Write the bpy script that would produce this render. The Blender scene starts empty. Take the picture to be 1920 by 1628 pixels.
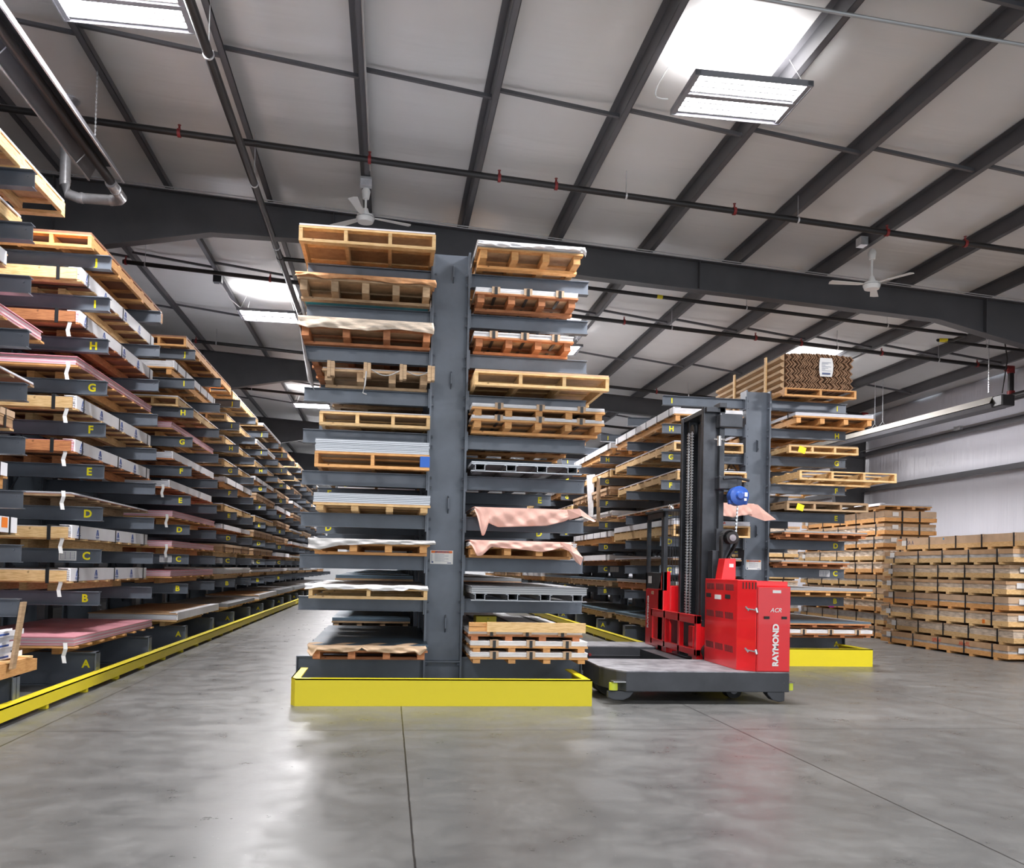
import bpy, math, random
from mathutils import Vector, Matrix, Euler
random.seed(7)
SC = bpy.context.scene
COL = SC.collection
PI = math.pi

# ------------------------------------------------------------------ camera
FPX, CYP, YAW, PITCH, ROLL, CAMH = 1662.96, 1022.88, 0.1373, 0.0266, 0.0219, 1.3463
cam_d = bpy.data.cameras.new('camera')
cam = bpy.data.objects.new('camera', cam_d); COL.objects.link(cam)
cam_d.sensor_fit = 'HORIZONTAL'; cam_d.sensor_width = 36.0
cam_d.lens = FPX / 1920 * 36.0
cam_d.shift_y = (CYP - 814) / 1920
cam_d.clip_start = 0.05; cam_d.clip_end = 200
cam.matrix_world = (Matrix.Translation((0, 0, CAMH)) @ Matrix.Rotation(-YAW, 4, 'Z')
                    @ Matrix.Rotation(PI / 2 + PITCH, 4, 'X') @ Matrix.Rotation(ROLL, 4, 'Z'))
SC.camera = cam
# ------------------------------------------------------------------ world and exposure
w = bpy.data.worlds.new('world'); SC.world = w; w.use_nodes = True
w.node_tree.nodes['Background'].inputs[0].default_value = (0.86, 0.93, 1.0, 1)
w.node_tree.nodes['Background'].inputs[1].default_value = 1.1  # ambient fill, added to enter through the rear end left open
SC.view_settings.view_transform = 'Standard'; SC.view_settings.look = 'None'
SC.view_settings.gamma = 1; SC.view_settings.use_curve_mapping = False
SC.view_settings.exposure = 0.75
LAMP_W = 210.0      # one ceiling fixture, watts down
LAMP_UP = 24.0      # light leaving through the slots on top

# ------------------------------------------------------------------ roof geometry (shared numbers)
ROOF0, SLOPE = 6.85, 0.058                     # underside of purlins at X=0, fall per metre
def zroof(x): return ROOF0 - SLOPE * x
WALL_R, WALL_L, Y_BACK, Y_END = 14.3, -9.0, -6.0, 57.0
FRAMES = [3.2, 14.16, 25.1, 36.05, 47.0]
PURL = [-3.53 + 1.526 * i for i in range(-3, 12)]

# ------------------------------------------------------------------ materials
MAT = {}
def nodes(name):
    m = bpy.data.materials.new(name); m.use_nodes = True
    nt = m.node_tree; b = nt.nodes['Principled BSDF']
    MAT[name] = m
    return m, nt, b
def N(nt, t, **kw):
    n = nt.nodes.new(t)
    for k, v in kw.items(): setattr(n, k, v)
    return n
def mapping(nt, scale, coord='Object'):
    tc = N(nt, 'ShaderNodeTexCoord'); mp = N(nt, 'ShaderNodeMapping')
    mp.inputs['Scale'].default_value = scale
    nt.links.new(tc.outputs[coord], mp.inputs['Vector'])
    return mp.outputs['Vector']
def ramp(nt, fac, stops):
    r = N(nt, 'ShaderNodeValToRGB'); e = r.color_ramp.elements
    e[0].position, e[0].color = stops[0][0], (*stops[0][1], 1)
    e[1].position, e[1].color = stops[-1][0], (*stops[-1][1], 1)
    for p, c in stops[1:-1]:
        x = e.new(p); x.color = (*c, 1)
    nt.links.new(fac, r.inputs[0]); return r.outputs[0]
def noise(nt, vec, scale, detail=4, rough=.55):
    n = N(nt, 'ShaderNodeTexNoise'); n.inputs['Scale'].default_value = scale
    n.inputs['Detail'].default_value = detail; n.inputs['Roughness'].default_value = rough
    if vec: nt.links.new(vec, n.inputs['Vector'])
    return n.outputs['Fac']
def bump(nt, b, h, strength, dist=.01):
    bp = N(nt, 'ShaderNodeBump'); bp.inputs['Strength'].default_value = strength
    bp.inputs['Distance'].default_value = dist
    nt.links.new(h, bp.inputs['Height']); nt.links.new(bp.outputs[0], b.inputs['Normal'])
def mixc(nt, f, a, c2, mode='MIX'):
    m = N(nt, 'ShaderNodeMix', data_type='RGBA', blend_type=mode)
    for s, v in ((0, f), (6, a), (7, c2)):
        if isinstance(v, (int, float)): m.inputs[s].default_value = v
        elif isinstance(v, tuple): m.inputs[s].default_value = (*v, 1)
        else: nt.links.new(v, m.inputs[s])
    return m.outputs[2]
def simple(name, col, rough=.5, metal=0, var=.0, nscale=4, scale=(1, 1, 1), bumps=0, coat=0):
    m, nt, b = nodes(name)
    b.inputs['Roughness'].default_value = rough; b.inputs['Metallic'].default_value = metal
    if coat: b.inputs['Coat Weight'].default_value = coat
    if var:
        f = noise(nt, mapping(nt, scale), nscale, 5)
        lo = tuple(max(0, c * (1 - var)) for c in col); hi = tuple(min(1, c * (1 + var)) for c in col)
        nt.links.new(ramp(nt, f, [(.3, lo), (.7, hi)]), b.inputs['Base Color'])
        if bumps: bump(nt, b, f, bumps)
    else: b.inputs['Base Color'].default_value = (*col, 1)
    return m
def wood(name, a, c, knots=True):
    m, nt, b = nodes(name); b.inputs['Roughness'].default_value = .65
    v = mapping(nt, (3.5, 3.5, 30))
    f = noise(nt, v, 3, 6, .6)
    c1 = ramp(nt, f, [(.28, a), (.62, c)])
    oi = N(nt, 'ShaderNodeObjectInfo')
    mr = N(nt, 'ShaderNodeMapRange'); mr.inputs[3].default_value = .78; mr.inputs[4].default_value = 1.18
    nt.links.new(oi.outputs['Random'], mr.inputs[0])
    hs = N(nt, 'ShaderNodeHueSaturation'); nt.links.new(c1, hs.inputs['Color']); nt.links.new(mr.outputs[0], hs.inputs['Value'])
    out = hs.outputs[0]
    if knots:
        f2 = noise(nt, mapping(nt, (7, 7, 7)), 1.6, 2)
        out = mixc(nt, ramp(nt, f2, [(.70, (0, 0, 0)), (.76, (.8, .8, .8))]), out, tuple(x * .35 for x in a))
    nt.links.new(out, b.inputs['Base Color'])
    return m
wood('pine', (.62, .36, .13), (.86, .60, .30))
wood('red_wood', (.36, .12, .045), (.60, .25, .10))
wood('orange_wood', (.60, .27, .08), (.80, .44, .17))
wood('old_wood', (.32, .20, .11), (.52, .36, .21))
wood('plywood', (.40, .26, .15), (.56, .38, .22), False)
wood('brown_board', (.20, .09, .05), (.30, .15, .09), False)
def layered(name, base, line, n=90, rough=.5, metal=0):
    m, nt, b = nodes(name)
    b.inputs['Roughness'].default_value = rough; b.inputs['Metallic'].default_value = metal
    wv = N(nt, 'ShaderNodeTexWave', wave_type='BANDS', bands_direction='Z')
    wv.inputs['Scale'].default_value = n / 6.28; wv.inputs['Distortion'].default_value = .6
    nt.links.new(mapping(nt, (1, 1, 1)), wv.inputs['Vector'])
    nt.links.new(ramp(nt, wv.outputs['Fac'], [(.25, line), (.5, base)]), b.inputs['Base Color'])
    return m
layered('white_sheets', (.78, .79, .84), (.45, .46, .52))
layered('grey_sheets', (.42, .44, .46), (.22, .23, .25), rough=.4)
layered('pink_sheets', (.86, .42, .50), (.80, .70, .74), 60)
layered('silver_sheets', (.55, .57, .60), (.20, .21, .23), 110, .35, .5)
layered('blue_sheets', (.16, .24, .31), (.06, .10, .14), 70, .4)
simple('pink_film', (.80, .36, .42), .35, 0, .18, 3)
simple('kraft', (.54, .34, .19), .8, 0, .12, 5, bumps=.3)
simple('kraft_light', (.62, .44, .29), .75, 0, .12, 5, bumps=.3)
simple('peach_paper', (.80, .47, .39), .75, 0, .06, 6, bumps=.6)
simple('torn_paper', (.66, .34, .16), .7, 0, .2, 9, bumps=.5)
simple('grey_film', (.52, .51, .50), .3, 0, .25, 6, (1, 1, 4), .8)
simple('clear_wrap', (.66, .55, .44), .25, 0, .3, 7, (1, 1, 5), 1.0)
simple('white_wrap', (.80, .80, .82), .45, 0, .10, 8, (1, 1, 2), .4)
simple('white_card', (.90, .91, .95), .55, 0, .05, 3)
simple('paper', (.85, .85, .84), .6)
simple('print_ink', (.10, .13, .25), .6)
simple('logo_blue', (.04, .10, .38), .5)
simple('orange_label', (.95, .25, .03), .5)
simple('strap_black', (.02, .022, .025), .4)
simple('strap_steel', (.30, .28, .26), .35, .6)
simple('tape_blue', (.02, .13, .55), .5)
simple('teal_shade', (.01, .22, .27), .3, 0, .2, 5)
simple('rack_steel', (.122, .142, .172), .38, .15, .18, 2.2)
simple('roof_steel', (.074, .074, .080), .5, .1, .15, 1.5)
simple('purlin_steel', (.090, .090, .098), .45, .1, .12, 1.5)
simple('galvanised', (.62, .63, .65), .32, .55, .2, 7)
simple('pipe_black', (.028, .026, .026), .4, .3)
simple('fitting_red', (.25, .02, .02), .45)
simple('fixture_grey', (.22, .22, .24), .4)
simple('base_brown', (.30, .13, .075), .7, 0, .15, 4)
simple('white_paint', (.78, .78, .76), .35)
simple('cream_reflector', (.40, .38, .34), .5, .1)
simple('wire_grey', (.42, .42, .42), .4, .5)
simple('cable_white', (.70, .70, .70), .5)
simple('yellow_letter', (1.0, .88, .01), .5)
simple('truck_red', (.78, .012, .018), .28, 0, .05, 2, coat=.4)
simple('truck_black', (.045, .048, .055), .42, .1, .3, 3)
simple('truck_deck', (.26, .26, .28), .5, .2, .5, 6)
simple('mast_steel', (.050, .054, .062), .36, .4, .3, 4)
simple('rubber', (.02, .02, .02), .7)
simple('lens_green', (.55, .62, .05), .3)
simple('blue_plastic', (.02, .09, .42), .3, coat=.3)
simple('chrome', (.6, .6, .6), .2, .9)
simple('sign_white', (.85, .85, .83), .5)
simple('sign_orange', (.90, .22, .04), .5)
simple('cardboard', (.28, .16, .09), .85, 0, .2, 14, bumps=.4)
simple('cardboard_face', (.52, .35, .20), .8, 0, .1, 4)
simple('marker_red', (.65, .08, .04), .6)
simple('magenta', (.55, .02, .30), .6)
simple('dot_blue', (.02, .35, .75), .5)
m, nt, b = nodes('yellow_paint')
f = noise(nt, mapping(nt, (3, 3, 3)), 3, 8, .7)
nt.links.new(mixc(nt, ramp(nt, f, [(.66, (0, 0, 0)), (.72, (.8, .8, .8))]), (.80, .66, .015), (.42, .36, .06)), b.inputs['Base Color'])
b.inputs['Roughness'].default_value = .42
m, nt, b = nodes('glass')
b.inputs['Base Color'].default_value = (.9, .95, .95, 1); b.inputs['Roughness'].default_value = .02
b.inputs['Transmission Weight'].default_value = 1; b.inputs['IOR'].default_value = 1.05
b.inputs['Specular IOR Level'].default_value = .8
m, nt, b = nodes('tube_glow')
b.inputs['Base Color'].default_value = (1, 1, 1, 1)
b.inputs['Emission Color'].default_value = (1, .97, 1, 1); b.inputs['Emission Strength'].default_value = 30
# corrugated far wall
simple('far_wall', (.72, .74, .76), .5, 0, .08, 2)
# left wall, coloured dark to stand in for the shade behind the racks
simple('dark_wall', (.055, .055, .06), .7, 0, .1, 1)
# white vinyl insulation on roof and wall
def vinyl(name, col, sc, st, crease):
    m, nt, b = nodes(name); b.inputs['Roughness'].default_value = .34
    v = mapping(nt, sc)
    f = noise(nt, v, 1.2, 6, .6)
    f2 = noise(nt, mapping(nt, crease), 1, 3, .5)
    f3 = noise(nt, mapping(nt, (.35, .35, .35)), 1.3, 2)
    ad = N(nt, 'ShaderNodeMath', operation='ADD'); mu = N(nt, 'ShaderNodeMath', operation='MULTIPLY')
    nt.links.new(f, mu.inputs[0]); nt.links.new(f3, mu.inputs[1])
    nt.links.new(mu.outputs[0], ad.inputs[0]); nt.links.new(f2, ad.inputs[1])
    bump(nt, b, ad.outputs[0], st, .12)
    nt.links.new(ramp(nt, f3, [(.3, tuple(c * .9 for c in col)), (.7, col)]), b.inputs['Base Color'])
    return m
vinyl('roof_vinyl', (.70, .70, .69), (.35, 1.5, 1), .20, (.16, 2.6, 1))
vinyl('wall_vinyl', (.66, .66, .72), (1, 2.2, .5), .28, (1, 5, .25))
# polished concrete
m, nt, b = nodes('concrete')
v = mapping(nt, (1, 1, 1))
f1 = noise(nt, v, .55, 8, .62); f2 = noise(nt, v, 3.0, 9, .7); f3 = noise(nt, v, 45, 2)
c = ramp(nt, f1, [(.32, (.085, .088, .088)), (.5, (.128, .131, .129)), (.7, (.185, .187, .182))])
c = mixc(nt, .45, c, ramp(nt, f2, [(.3, (.075, .077, .077)), (.7, (.205, .203, .195))]))
f4 = noise(nt, mapping(nt, (.55, 2.6, 1)), 2.2, 10, .8)
c = mixc(nt, ramp(nt, f4, [(.63, (0, 0, 0)), (.74, (.55, .55, .55))]), c, (.27, .265, .25))
f5 = noise(nt, mapping(nt, (1.7, .5, 1)), 1.7, 9, .75)
c = mixc(nt, ramp(nt, f5, [(.62, (0, 0, 0)), (.72, (.5, .5, .5))]), c, (.055, .056, .054))
vor = N(nt, 'ShaderNodeTexVoronoi'); vor.inputs['Scale'].default_value = 9
nt.links.new(v, vor.inputs['Vector'])
c = mixc(nt, ramp(nt, vor.outputs['Distance'], [(.035, (.7, .7, .7)), (.06, (0, 0, 0))]), c, (.25, .245, .23))
sx = N(nt, 'ShaderNodeSeparateXYZ'); nt.links.new(v, sx.inputs[0])
def joint(out, off, per, width):
    wob = N(nt, 'ShaderNodeMath', operation='MULTIPLY_ADD'); wob.inputs[1].default_value = .012
    nt.links.new(f2, wob.inputs[0]); nt.links.new(out, wob.inputs[2])
    a = N(nt, 'ShaderNodeMath', operation='SUBTRACT'); nt.links.new(wob.outputs[0], a.inputs[0]); a.inputs[1].default_value = off + .006
    p = N(nt, 'ShaderNodeMath', operation='PINGPONG'); nt.links.new(a.outputs[0], p.inputs[0]); p.inputs[1].default_value = per / 2
    l = N(nt, 'ShaderNodeMath', operation='LESS_THAN'); nt.links.new(p.outputs[0], l.inputs[0]); l.inputs[1].default_value = width
    return l.outputs[0]
jx = joint(sx.outputs[0], .15, 2.865, .0055); jy = joint(sx.outputs[1], 7.38, 6.1, .0055)
mx = N(nt, 'ShaderNodeMath', operation='MAXIMUM'); nt.links.new(jx, mx.inputs[0]); nt.links.new(jy, mx.inputs[1])
c = mixc(nt, mx.outputs[0], c, (.016, .016, .015))
nt.links.new(c, b.inputs['Base Color'])
rr = N(nt, 'ShaderNodeMapRange'); rr.inputs[1].default_value = .3; rr.inputs[2].default_value = .7
rr.inputs[3].default_value = .24; rr.inputs[4].default_value = .46
nt.links.new(f2, rr.inputs[0]); nt.links.new(rr.outputs[0], b.inputs['Roughness'])
b.inputs['Specular IOR Level'].default_value = .5
bump(nt, b, f3, .04, .004)

# ------------------------------------------------------------------ mesh helpers
class MB:
    def __init__(s): s.v = []; s.f = []
    def box(s, x0, x1, y0, y1, z0, z1):
        n = len(s.v)
        s.v += [(x0, y0, z0), (x1, y0, z0), (x1, y1, z0), (x0, y1, z0), (x0, y0, z1), (x1, y0, z1), (x1, y1, z1), (x0, y1, z1)]
        s.f += [tuple(n + i for i in q) for q in ((0, 3, 2, 1), (4, 5, 6, 7), (0, 1, 5, 4), (1, 2, 6, 5), (2, 3, 7, 6), (3, 0, 4, 7))]
        return s
    def prism(s, pts, axis, a, c):
        """extrude a 2D outline along axis from a to c. axis x: pts=(y,z); y: (x,z); z: (x,y)"""
        n = len(s.v); k = len(pts)
        def P(p, t): return {'x': (t, p[0], p[1]), 'y': (p[0], t, p[1]), 'z': (p[0], p[1], t)}[axis]
        s.v += [P(p, a) for p in pts] + [P(p, c) for p in pts]
        s.f += [tuple(n + i for i in range(k)), tuple(n + 2 * k - 1 - i for i in range(k))]
        s.f += [(n + i, n + (i + 1) % k, n + k + (i + 1) % k, n + k + i) for i in range(k)]
        return s
    def tube(s, pts, r, n=10, cap=True):
        pts = [Vector(p) for p in pts]; rs = r if isinstance(r, (list, tuple)) else [r] * len(pts)
        base = len(s.v)
        for i, p in enumerate(pts):
            if i == 0: d = pts[1] - p
            elif i == len(pts) - 1: d = p - pts[i - 1]
            else: d = (pts[i + 1] - p).normalized() + (p - pts[i - 1]).normalized()
            d.normalize()
            up = Vector((0, 0, 1)) if abs(d.z) < .9 else Vector((0, 1, 0))
            a = d.cross(up).normalized(); b_ = a.cross(d)
            for k in range(n):
                t = 2 * PI * k / n
                q = p + (a * math.cos(t) + b_ * math.sin(t)) * rs[i]
                s.v.append(tuple(q))
        for i in range(len(pts) - 1):
            for k in range(n):
                s.f.append((base + i * n + k, base + i * n + (k + 1) % n, base + (i + 1) * n + (k + 1) % n, base + (i + 1) * n + k))
        if cap:
            s.f.append(tuple(base + k for k in range(n))); e = base + (len(pts) - 1) * n
            s.f.append(tuple(e + n - 1 - k for k in range(n)))
        return s
    def ibeam(s, x0, x1, yc, z0, z1, fw, ft, wt, axis='x'):
        """I section running along x (or y): height z0..z1, flange width fw"""
        if axis == 'x':
            s.box(x0, x1, yc - fw / 2, yc + fw / 2, z0, z0 + ft); s.box(x0, x1, yc - fw / 2, yc + fw / 2, z1 - ft, z1)
            s.box(x0, x1, yc - wt / 2, yc + wt / 2, z0 + ft, z1 - ft)
        return s
    def quad(s, *p):
        n = len(s.v); s.v += list(p); s.f.append(tuple(range(n, n + len(p)))); return s
    def grid(s, fn, nu, nv):
        n = len(s.v)
        for i in range(nu + 1):
            for j in range(nv + 1): s.v.append(tuple(fn(i / nu, j / nv)))
        for i in range(nu):
            for j in range(nv):
                a = n + i * (nv + 1) + j; s.f.append((a, a + 1, a + nv + 2, a + nv + 1))
        return s
    def mesh(s, name, smooth=False):
        me = bpy.data.meshes.new(name); me.from_pydata(s.v, [], s.f)
        import bmesh
        bm = bmesh.new(); bm.from_mesh(me); bmesh.ops.recalc_face_normals(bm, faces=bm.faces); bm.to_mesh(me); bm.free()
        if smooth:
            for p in me.polygons: p.use_smooth = True
            try: me.set_sharp_from_angle(angle=math.radians(40))
            except Exception: pass
        return me
def link(name, me, mat=None, parent=None, loc=(0, 0, 0), rot=None):
    if mat and not me.materials: me.materials.append(MAT[mat])
    o = bpy.data.objects.new(name, me); COL.objects.link(o); o.location = loc
    if rot: o.rotation_euler = rot
    if parent: o.parent = parent
    return o
def ob(name, mb, mat, parent=None, loc=(0, 0, 0), rot=None, smooth=False, bevel=0):
    o = link(name, mb.mesh(name, smooth), mat, parent, loc, rot)
    if bevel:
        bv = o.modifiers.new('bevel', 'BEVEL'); bv.width = bevel; bv.segments = 2; bv.limit_method = 'ANGLE'
    return o
def tag(o, label, cat, group=None):
    o['label'] = label; o['category'] = cat
    if group: o['group'] = group
    return o
def struct(o, label=None):
    o['kind'] = 'structure'
    if label: o['label'] = label
    return o
def thing(name, label, cat, loc=(0, 0, 0), rz=0, group=None):
    o = bpy.data.objects.new(name, None); COL.objects.link(o)
    o.location = loc; o.rotation_euler = (0, 0, rz); o.empty_display_size = .1
    return tag(o, label, cat, group)
_txt = {}
def text_mesh(s, size, depth=.001, bold=0.0, shear=0):
    key = (s, size, depth, bold, shear)
    if key in _txt: return _txt[key]
    cu = bpy.data.curves.new('txt', 'FONT'); cu.body = s; cu.size = size; cu.extrude = depth; cu.offset = bold
    cu.align_x = 'CENTER'; cu.align_y = 'CENTER'; cu.resolution_u = 3; cu.shear = shear
    o = bpy.data.objects.new('txt', cu); COL.objects.link(o)
    dg = bpy.context.evaluated_depsgraph_get()
    me = bpy.data.meshes.new_from_object(o.evaluated_get(dg)); me.materials.clear()
    bpy.data.objects.remove(o); bpy.data.curves.remove(cu)
    _txt[key] = me; return me
FRONT = (PI / 2, 0, 0)          # text facing -Y
FACE_MX = (PI / 2, 0, -PI / 2)  # text facing -X
FACE_PX = (PI / 2, 0, PI / 2)   # text facing +X

# ================================================================== SETTING
struct(ob('floor', MB().box(WALL_L, WALL_R, Y_BACK, Y_END, -.2, 0), 'concrete'), 'polished grey concrete warehouse floor with saw-cut joints')
# roof insulation: sags a little between purlins
mb = MB()
xs = []
edges = [WALL_L] + [p for p in PURL if WALL_L < p < WALL_R] + [WALL_R]
for a, c in zip(edges[:-1], edges[1:]):
    for k in range(6): xs.append((a + (c - a) * k / 6, math.sin(PI * k / 6)))
xs.append((WALL_R, 0))
ys = [Y_BACK + (Y_END - Y_BACK) * j / 120 for j in range(121)]
def bay(y):
    for a, c in zip([-8] + FRAMES, FRAMES + [58]):
        if a <= y <= c: return math.sin(PI * (y - a) / (c - a))
    return 0
n0 = 0
for x, sg in xs:
    for y in ys:
        mb.v.append((x, y, zroof(x) + .215 - .035 * sg * (.75 + .25 * math.sin(y * 2.1 + x))))
ny = len(ys)
for i in range(len(xs) - 1):
    for j in range(ny - 1):
        a = i * ny + j; mb.f.append((a, a + 1, a + ny + 1, a + ny))
o = ob('ceiling', mb, 'roof_vinyl', smooth=True)
so = o.modifiers.new('solid', 'SOLIDIFY'); so.thickness = .06; so.offset = 1
struct(o, 'sloping white vinyl insulated roof lining')
# walls
mb = MB()
nyw, nzw = 160, 24
zt = zroof(WALL_R) + .27
def wl(u, v):
    y = Y_BACK + (Y_END - Y_BACK) * u; z = zt * v
    return (WALL_R - .02 * math.sin(y * 2.2) * max(0, v - .6) * 3, y, z)
mb.grid(wl, nyw, nzw)
o = ob('wall_right', mb, 'wall_vinyl', smooth=True)
so = o.modifiers.new('solid', 'SOLIDIFY'); so.thickness = .1; so.offset = 1
struct(o, 'white insulated right side wall')
struct(ob('wall_left', MB().box(WALL_L - .1, WALL_L, Y_BACK, Y_END, 0, zroof(WALL_L) + .25), 'dark_wall'), 'left wall coloured dark for the shade behind the rack')
struct(ob('wall_end', MB().box(WALL_L, WALL_R, Y_END, Y_END + .1, 0, zroof(WALL_L) + .3), 'far_wall'), 'pale far end wall of the warehouse')
# purlins (Z section along Y)
for i, x in enumerate(PURL):
    z0 = zroof(x); d = .205
    mb = MB()
    mb.box(x - .004, x + .004, Y_BACK, Y_END, z0, z0 + d)
    mb.box(x, x + .075, Y_BACK, Y_END, z0, z0 + .006)
    mb.box(x + .069, x + .075, Y_BACK, Y_END, z0, z0 + .02)
    mb.box(x - .075, x, Y_BACK, Y_END, z0 + d - .006, z0 + d)
    struct(ob('trim_%d' % (i + 1), mb, 'purlin_steel'), 'dark grey steel roof purlin running the length of the hall')
# eave and wall girts
ti = len(PURL)
for z in (5.06, 3.98, 2.1):
    ti += 1
    mb = MB().box(WALL_R - .21, WALL_R - .03, Y_BACK, Y_END, z - .004, z + .004)
    mb.box(WALL_R - .214, WALL_R - .206, Y_BACK, Y_END, z - .10, z)
    mb.box(WALL_R - .03, WALL_R - .022, Y_BACK, Y_END, z, z + .07)
    struct(ob('trim_%d' % ti, mb, 'purlin_steel'), 'dark steel girt along the white right wall')
# bridging between purlins
for y in (-.8, 2.5, 7.25, 10.13, 17.8, 21.2, 28.7, 32.3, 39.7, 43.2):
    mb = MB()
    for a, c in zip(PURL[:-1], PURL[1:]):
        za, zc = zroof(a) + .12, zroof(c) + .025
        t = .022
        mb.prism([(a + .01, za), (c - .005, zc), (c - .005, zc + .04), (a + .01, za + .04)], 'y', y - t, y + t)
    ti += 1
    struct(ob('trim_%d' % ti, mb, 'purlin_steel'), 'thin steel bridging between the roof purlins')
# rigid frames
BOT = [(-8.8, 5.2), (-6.6, 5.75), (-5.2, 5.98), (-2.85, 6.43), (-1.4, 6.43), (3.1, 6.15), (6.2, 5.99), (9.3, 5.82), (10.3, 5.60), (13.1, 5.02)]
for fi, y in enumerate(FRAMES):
    ti += 1
    web = MB()
    top = [(x, zroof(x) - .004) for x, _ in BOT] + [(14.2, zroof(14.2) - .004)]
    bot = BOT + [(14.2, 4.9)]
    for k in range(len(bot) - 1):
        web.prism([bot[k], bot[k + 1], top[k + 1], top[k]], 'y', y - .006, y + .006)
        for (p, q, sgn) in ((bot[k], bot[k + 1], 1), (top[k], top[k + 1], -1)):
            web.prism([p, q, (q[0], q[1] + .016 * sgn), (p[0], p[1] + .016 * sgn)], 'y', y - .1, y + .1)
    # stiffeners
    for x in (-5.16, -1.0, 5.0, 10.2):
        j = 0
        zb = 6.0
        for k in range(len(bot) - 1):
            if bot[k][0] <= x <= bot[k + 1][0]:
                tt = (x - bot[k][0]) / (bot[k + 1][0] - bot[k][0]); zb = bot[k][1] + tt * (bot[k + 1][1] - bot[k][1])
        web.box(x - .006, x + .006, y - .1, y + .1, zb, zroof(x) - .004)
    # right column: tapered down the wall, and interior column on the left
    web.prism([(13.55, 0), (14.05, 0), (14.2, 4.95), (13.1, 5.02)], 'y', y - .006, y + .006)
    web.prism([(13.55, 0), (13.566, 0), (13.116, 5.02), (13.1, 5.02)], 'y', y - .1, y + .1)
    web.prism([(14.034, 0), (14.05, 0), (14.2, 5.8), (14.184, 5.8)], 'y', y - .1, y + .1)
    web.box(-5.3, -5.02, y - .006, y + .006, 0, 5.99); web.box(-5.31, -5.295, y - .1, y + .1, 0, 5.99); web.box(-5.03, -5.015, y - .1, y + .1, 0, 5.99)
    struct(ob('trim_%d' % ti, web, 'roof_steel'), 'deep tapered dark steel roof frame crossing the hall')

# ================================================================== CEILING FIXTURES
def make_fixture():
    t = thing('ceiling_light', 'x', 'ceiling light')
    W, D, H = .62, .40, .045
    hs = MB()
    hs.box(-W, W, -D, -D + .012, -.01, H); hs.box(-W, W, D - .012, D, -.01, H)
    hs.box(-W, -W + .012, -D, D, -.01, H); hs.box(W - .012, W, -D, D, -.01, H)
    hs.box(-W, W, -.035, .035, -.005, H)
    for sx in (-1, 1): hs.box(sx * .59 - .028, sx * .59 + .028, -D, D, .0, H)
    # top pan with two long open slots
    for (a, c) in ((-D, -.34), (-.06, .06), (.34, D)): hs.box(-W, W, a, c, H, H + .004)
    hs.box(-W, -W + .08, -D, D, H, H + .004); hs.box(W - .08, W, -D, D, H, H + .004)
    o = ob('housing', hs, 'fixture_grey', t)
    rf = MB()
    for c in (-.3, -.2, -.1, .1, .2, .3):
        for s in (-1, 1):
            rf.quad((-.56, c, .052), (.56, c, .052), (.56, c + s * .048, .012), (-.56, c + s * .048, .012))
    ob('reflector', rf, 'chrome', t)
    for c in (-.3, -.2, -.1, .1, .2, .3):
        ob('tube', MB().tube([(-.56, c, .022), (.56, c, .022)], .022, 8), 'tube_glow', t, smooth=True)
    ch = MB()
    for sx in (-1, 1):
        for sy in (-1, 1): ch.tube([(sx * .55, sy * .33, H), (sx * .45, sy * .2, .36)], .004, 5)
    ob('hanging_wire', ch, 'wire_grey', t)
    return t
FIX = []
for r, y in enumerate((-2.0, 8.73, 19.45, 30.15, 40.9, 51.6)):
    for c, x in enumerate((-2.68, 3.5, 9.7)): FIX.append((x, y, r, c))
side = ['left aisle', 'middle of the hall', 'right aisle']
fproto = None
def copy_tree(src, parent=None):
    c = src.copy(); COL.objects.link(c); c.parent = parent
    for ch in list(src.children): copy_tree(ch, c)
    return c
def add_lamp(parent, w, d, power, up=False):
    ld = bpy.data.lights.new('fixture_light', 'AREA'); ld.shape = 'RECTANGLE'; ld.size = w; ld.size_y = d
    ld.energy = power; ld.color = (1, .975, .985)
    lo = bpy.data.objects.new('fixture_light', ld); COL.objects.link(lo); lo.parent = parent
    lo.location = (0, 0, .10 if up else -.02)
    if up: lo.rotation_euler = (PI, 0, 0); ld.spread = math.radians(125)
for x, y, r, c in FIX:
    z = zroof(x) - .36
    if fproto is None: fproto = make_fixture(); t = fproto
    else: t = copy_tree(fproto)
    t.location = (x, y, z)
    where = ['behind the camera', 'nearest to the camera', 'second from the camera', 'third from the camera', 'fourth from the camera', 'farthest from the camera'][r]
    tag(t, 'bright fluorescent ceiling light over the %s, %s' % (side[c], where), 'ceiling light', 'fluorescent ceiling lights')
for x, y, r, c in FIX:
    t = [o for o in COL.objects if o.name.startswith('ceiling_light') and abs(o.location.x - x) < .01 and abs(o.location.y - y) < .01][0]
    add_lamp(t, 1.1, .7, LAMP_W)
    add_lamp(t, 1.0, .55, LAMP_UP, True)

# ================================================================== RACKS
S = .4572; Z_B, Z_A = 1.0036, .3556
def zl(i): return Z_B + S * (i - 1) if i > 0 else Z_A
LET = 'ABCDEFGHIJ'
PITCH_Y = 2.1185
ARM_H, ARM_W = .152, .10
def upright_mesh(top, double):
    mb = MB()
    mb.box(-.19, .19, -.006, .006, .0, top)                       # web facing the aisle end
    for s in (-1, 1): mb.box(s * .20 - .011, s * .20 + .011, -.13, .13, 0, top)
    mb.box(-.26, .26, -.16, .16, 0, .02)
    # stiffener tabs on the web
    for z in (.62, 1.95, 3.35, 4.55):
        if z < top - .1: mb.prism([(-.006, z), (-.085, z + .05), (-.085, z + .17), (-.006, z + .20)], 'x', .02, .032)
    mb.box(-.19, .19, -.12, .12, .30, .315)
    for s in (-1, 1):
        if s < 0 and not double: continue
        for i in range(10):
            if zl(i) > top: continue
            for dz in (-.04, -.15) if i else (-.08, -.26):
                for dy in (-.09, .09):
                    mb.tube([(s * .19, dy, zl(i) + dz), (s * .165, dy, zl(i) + dz)], .017, 6)
    return mb
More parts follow.
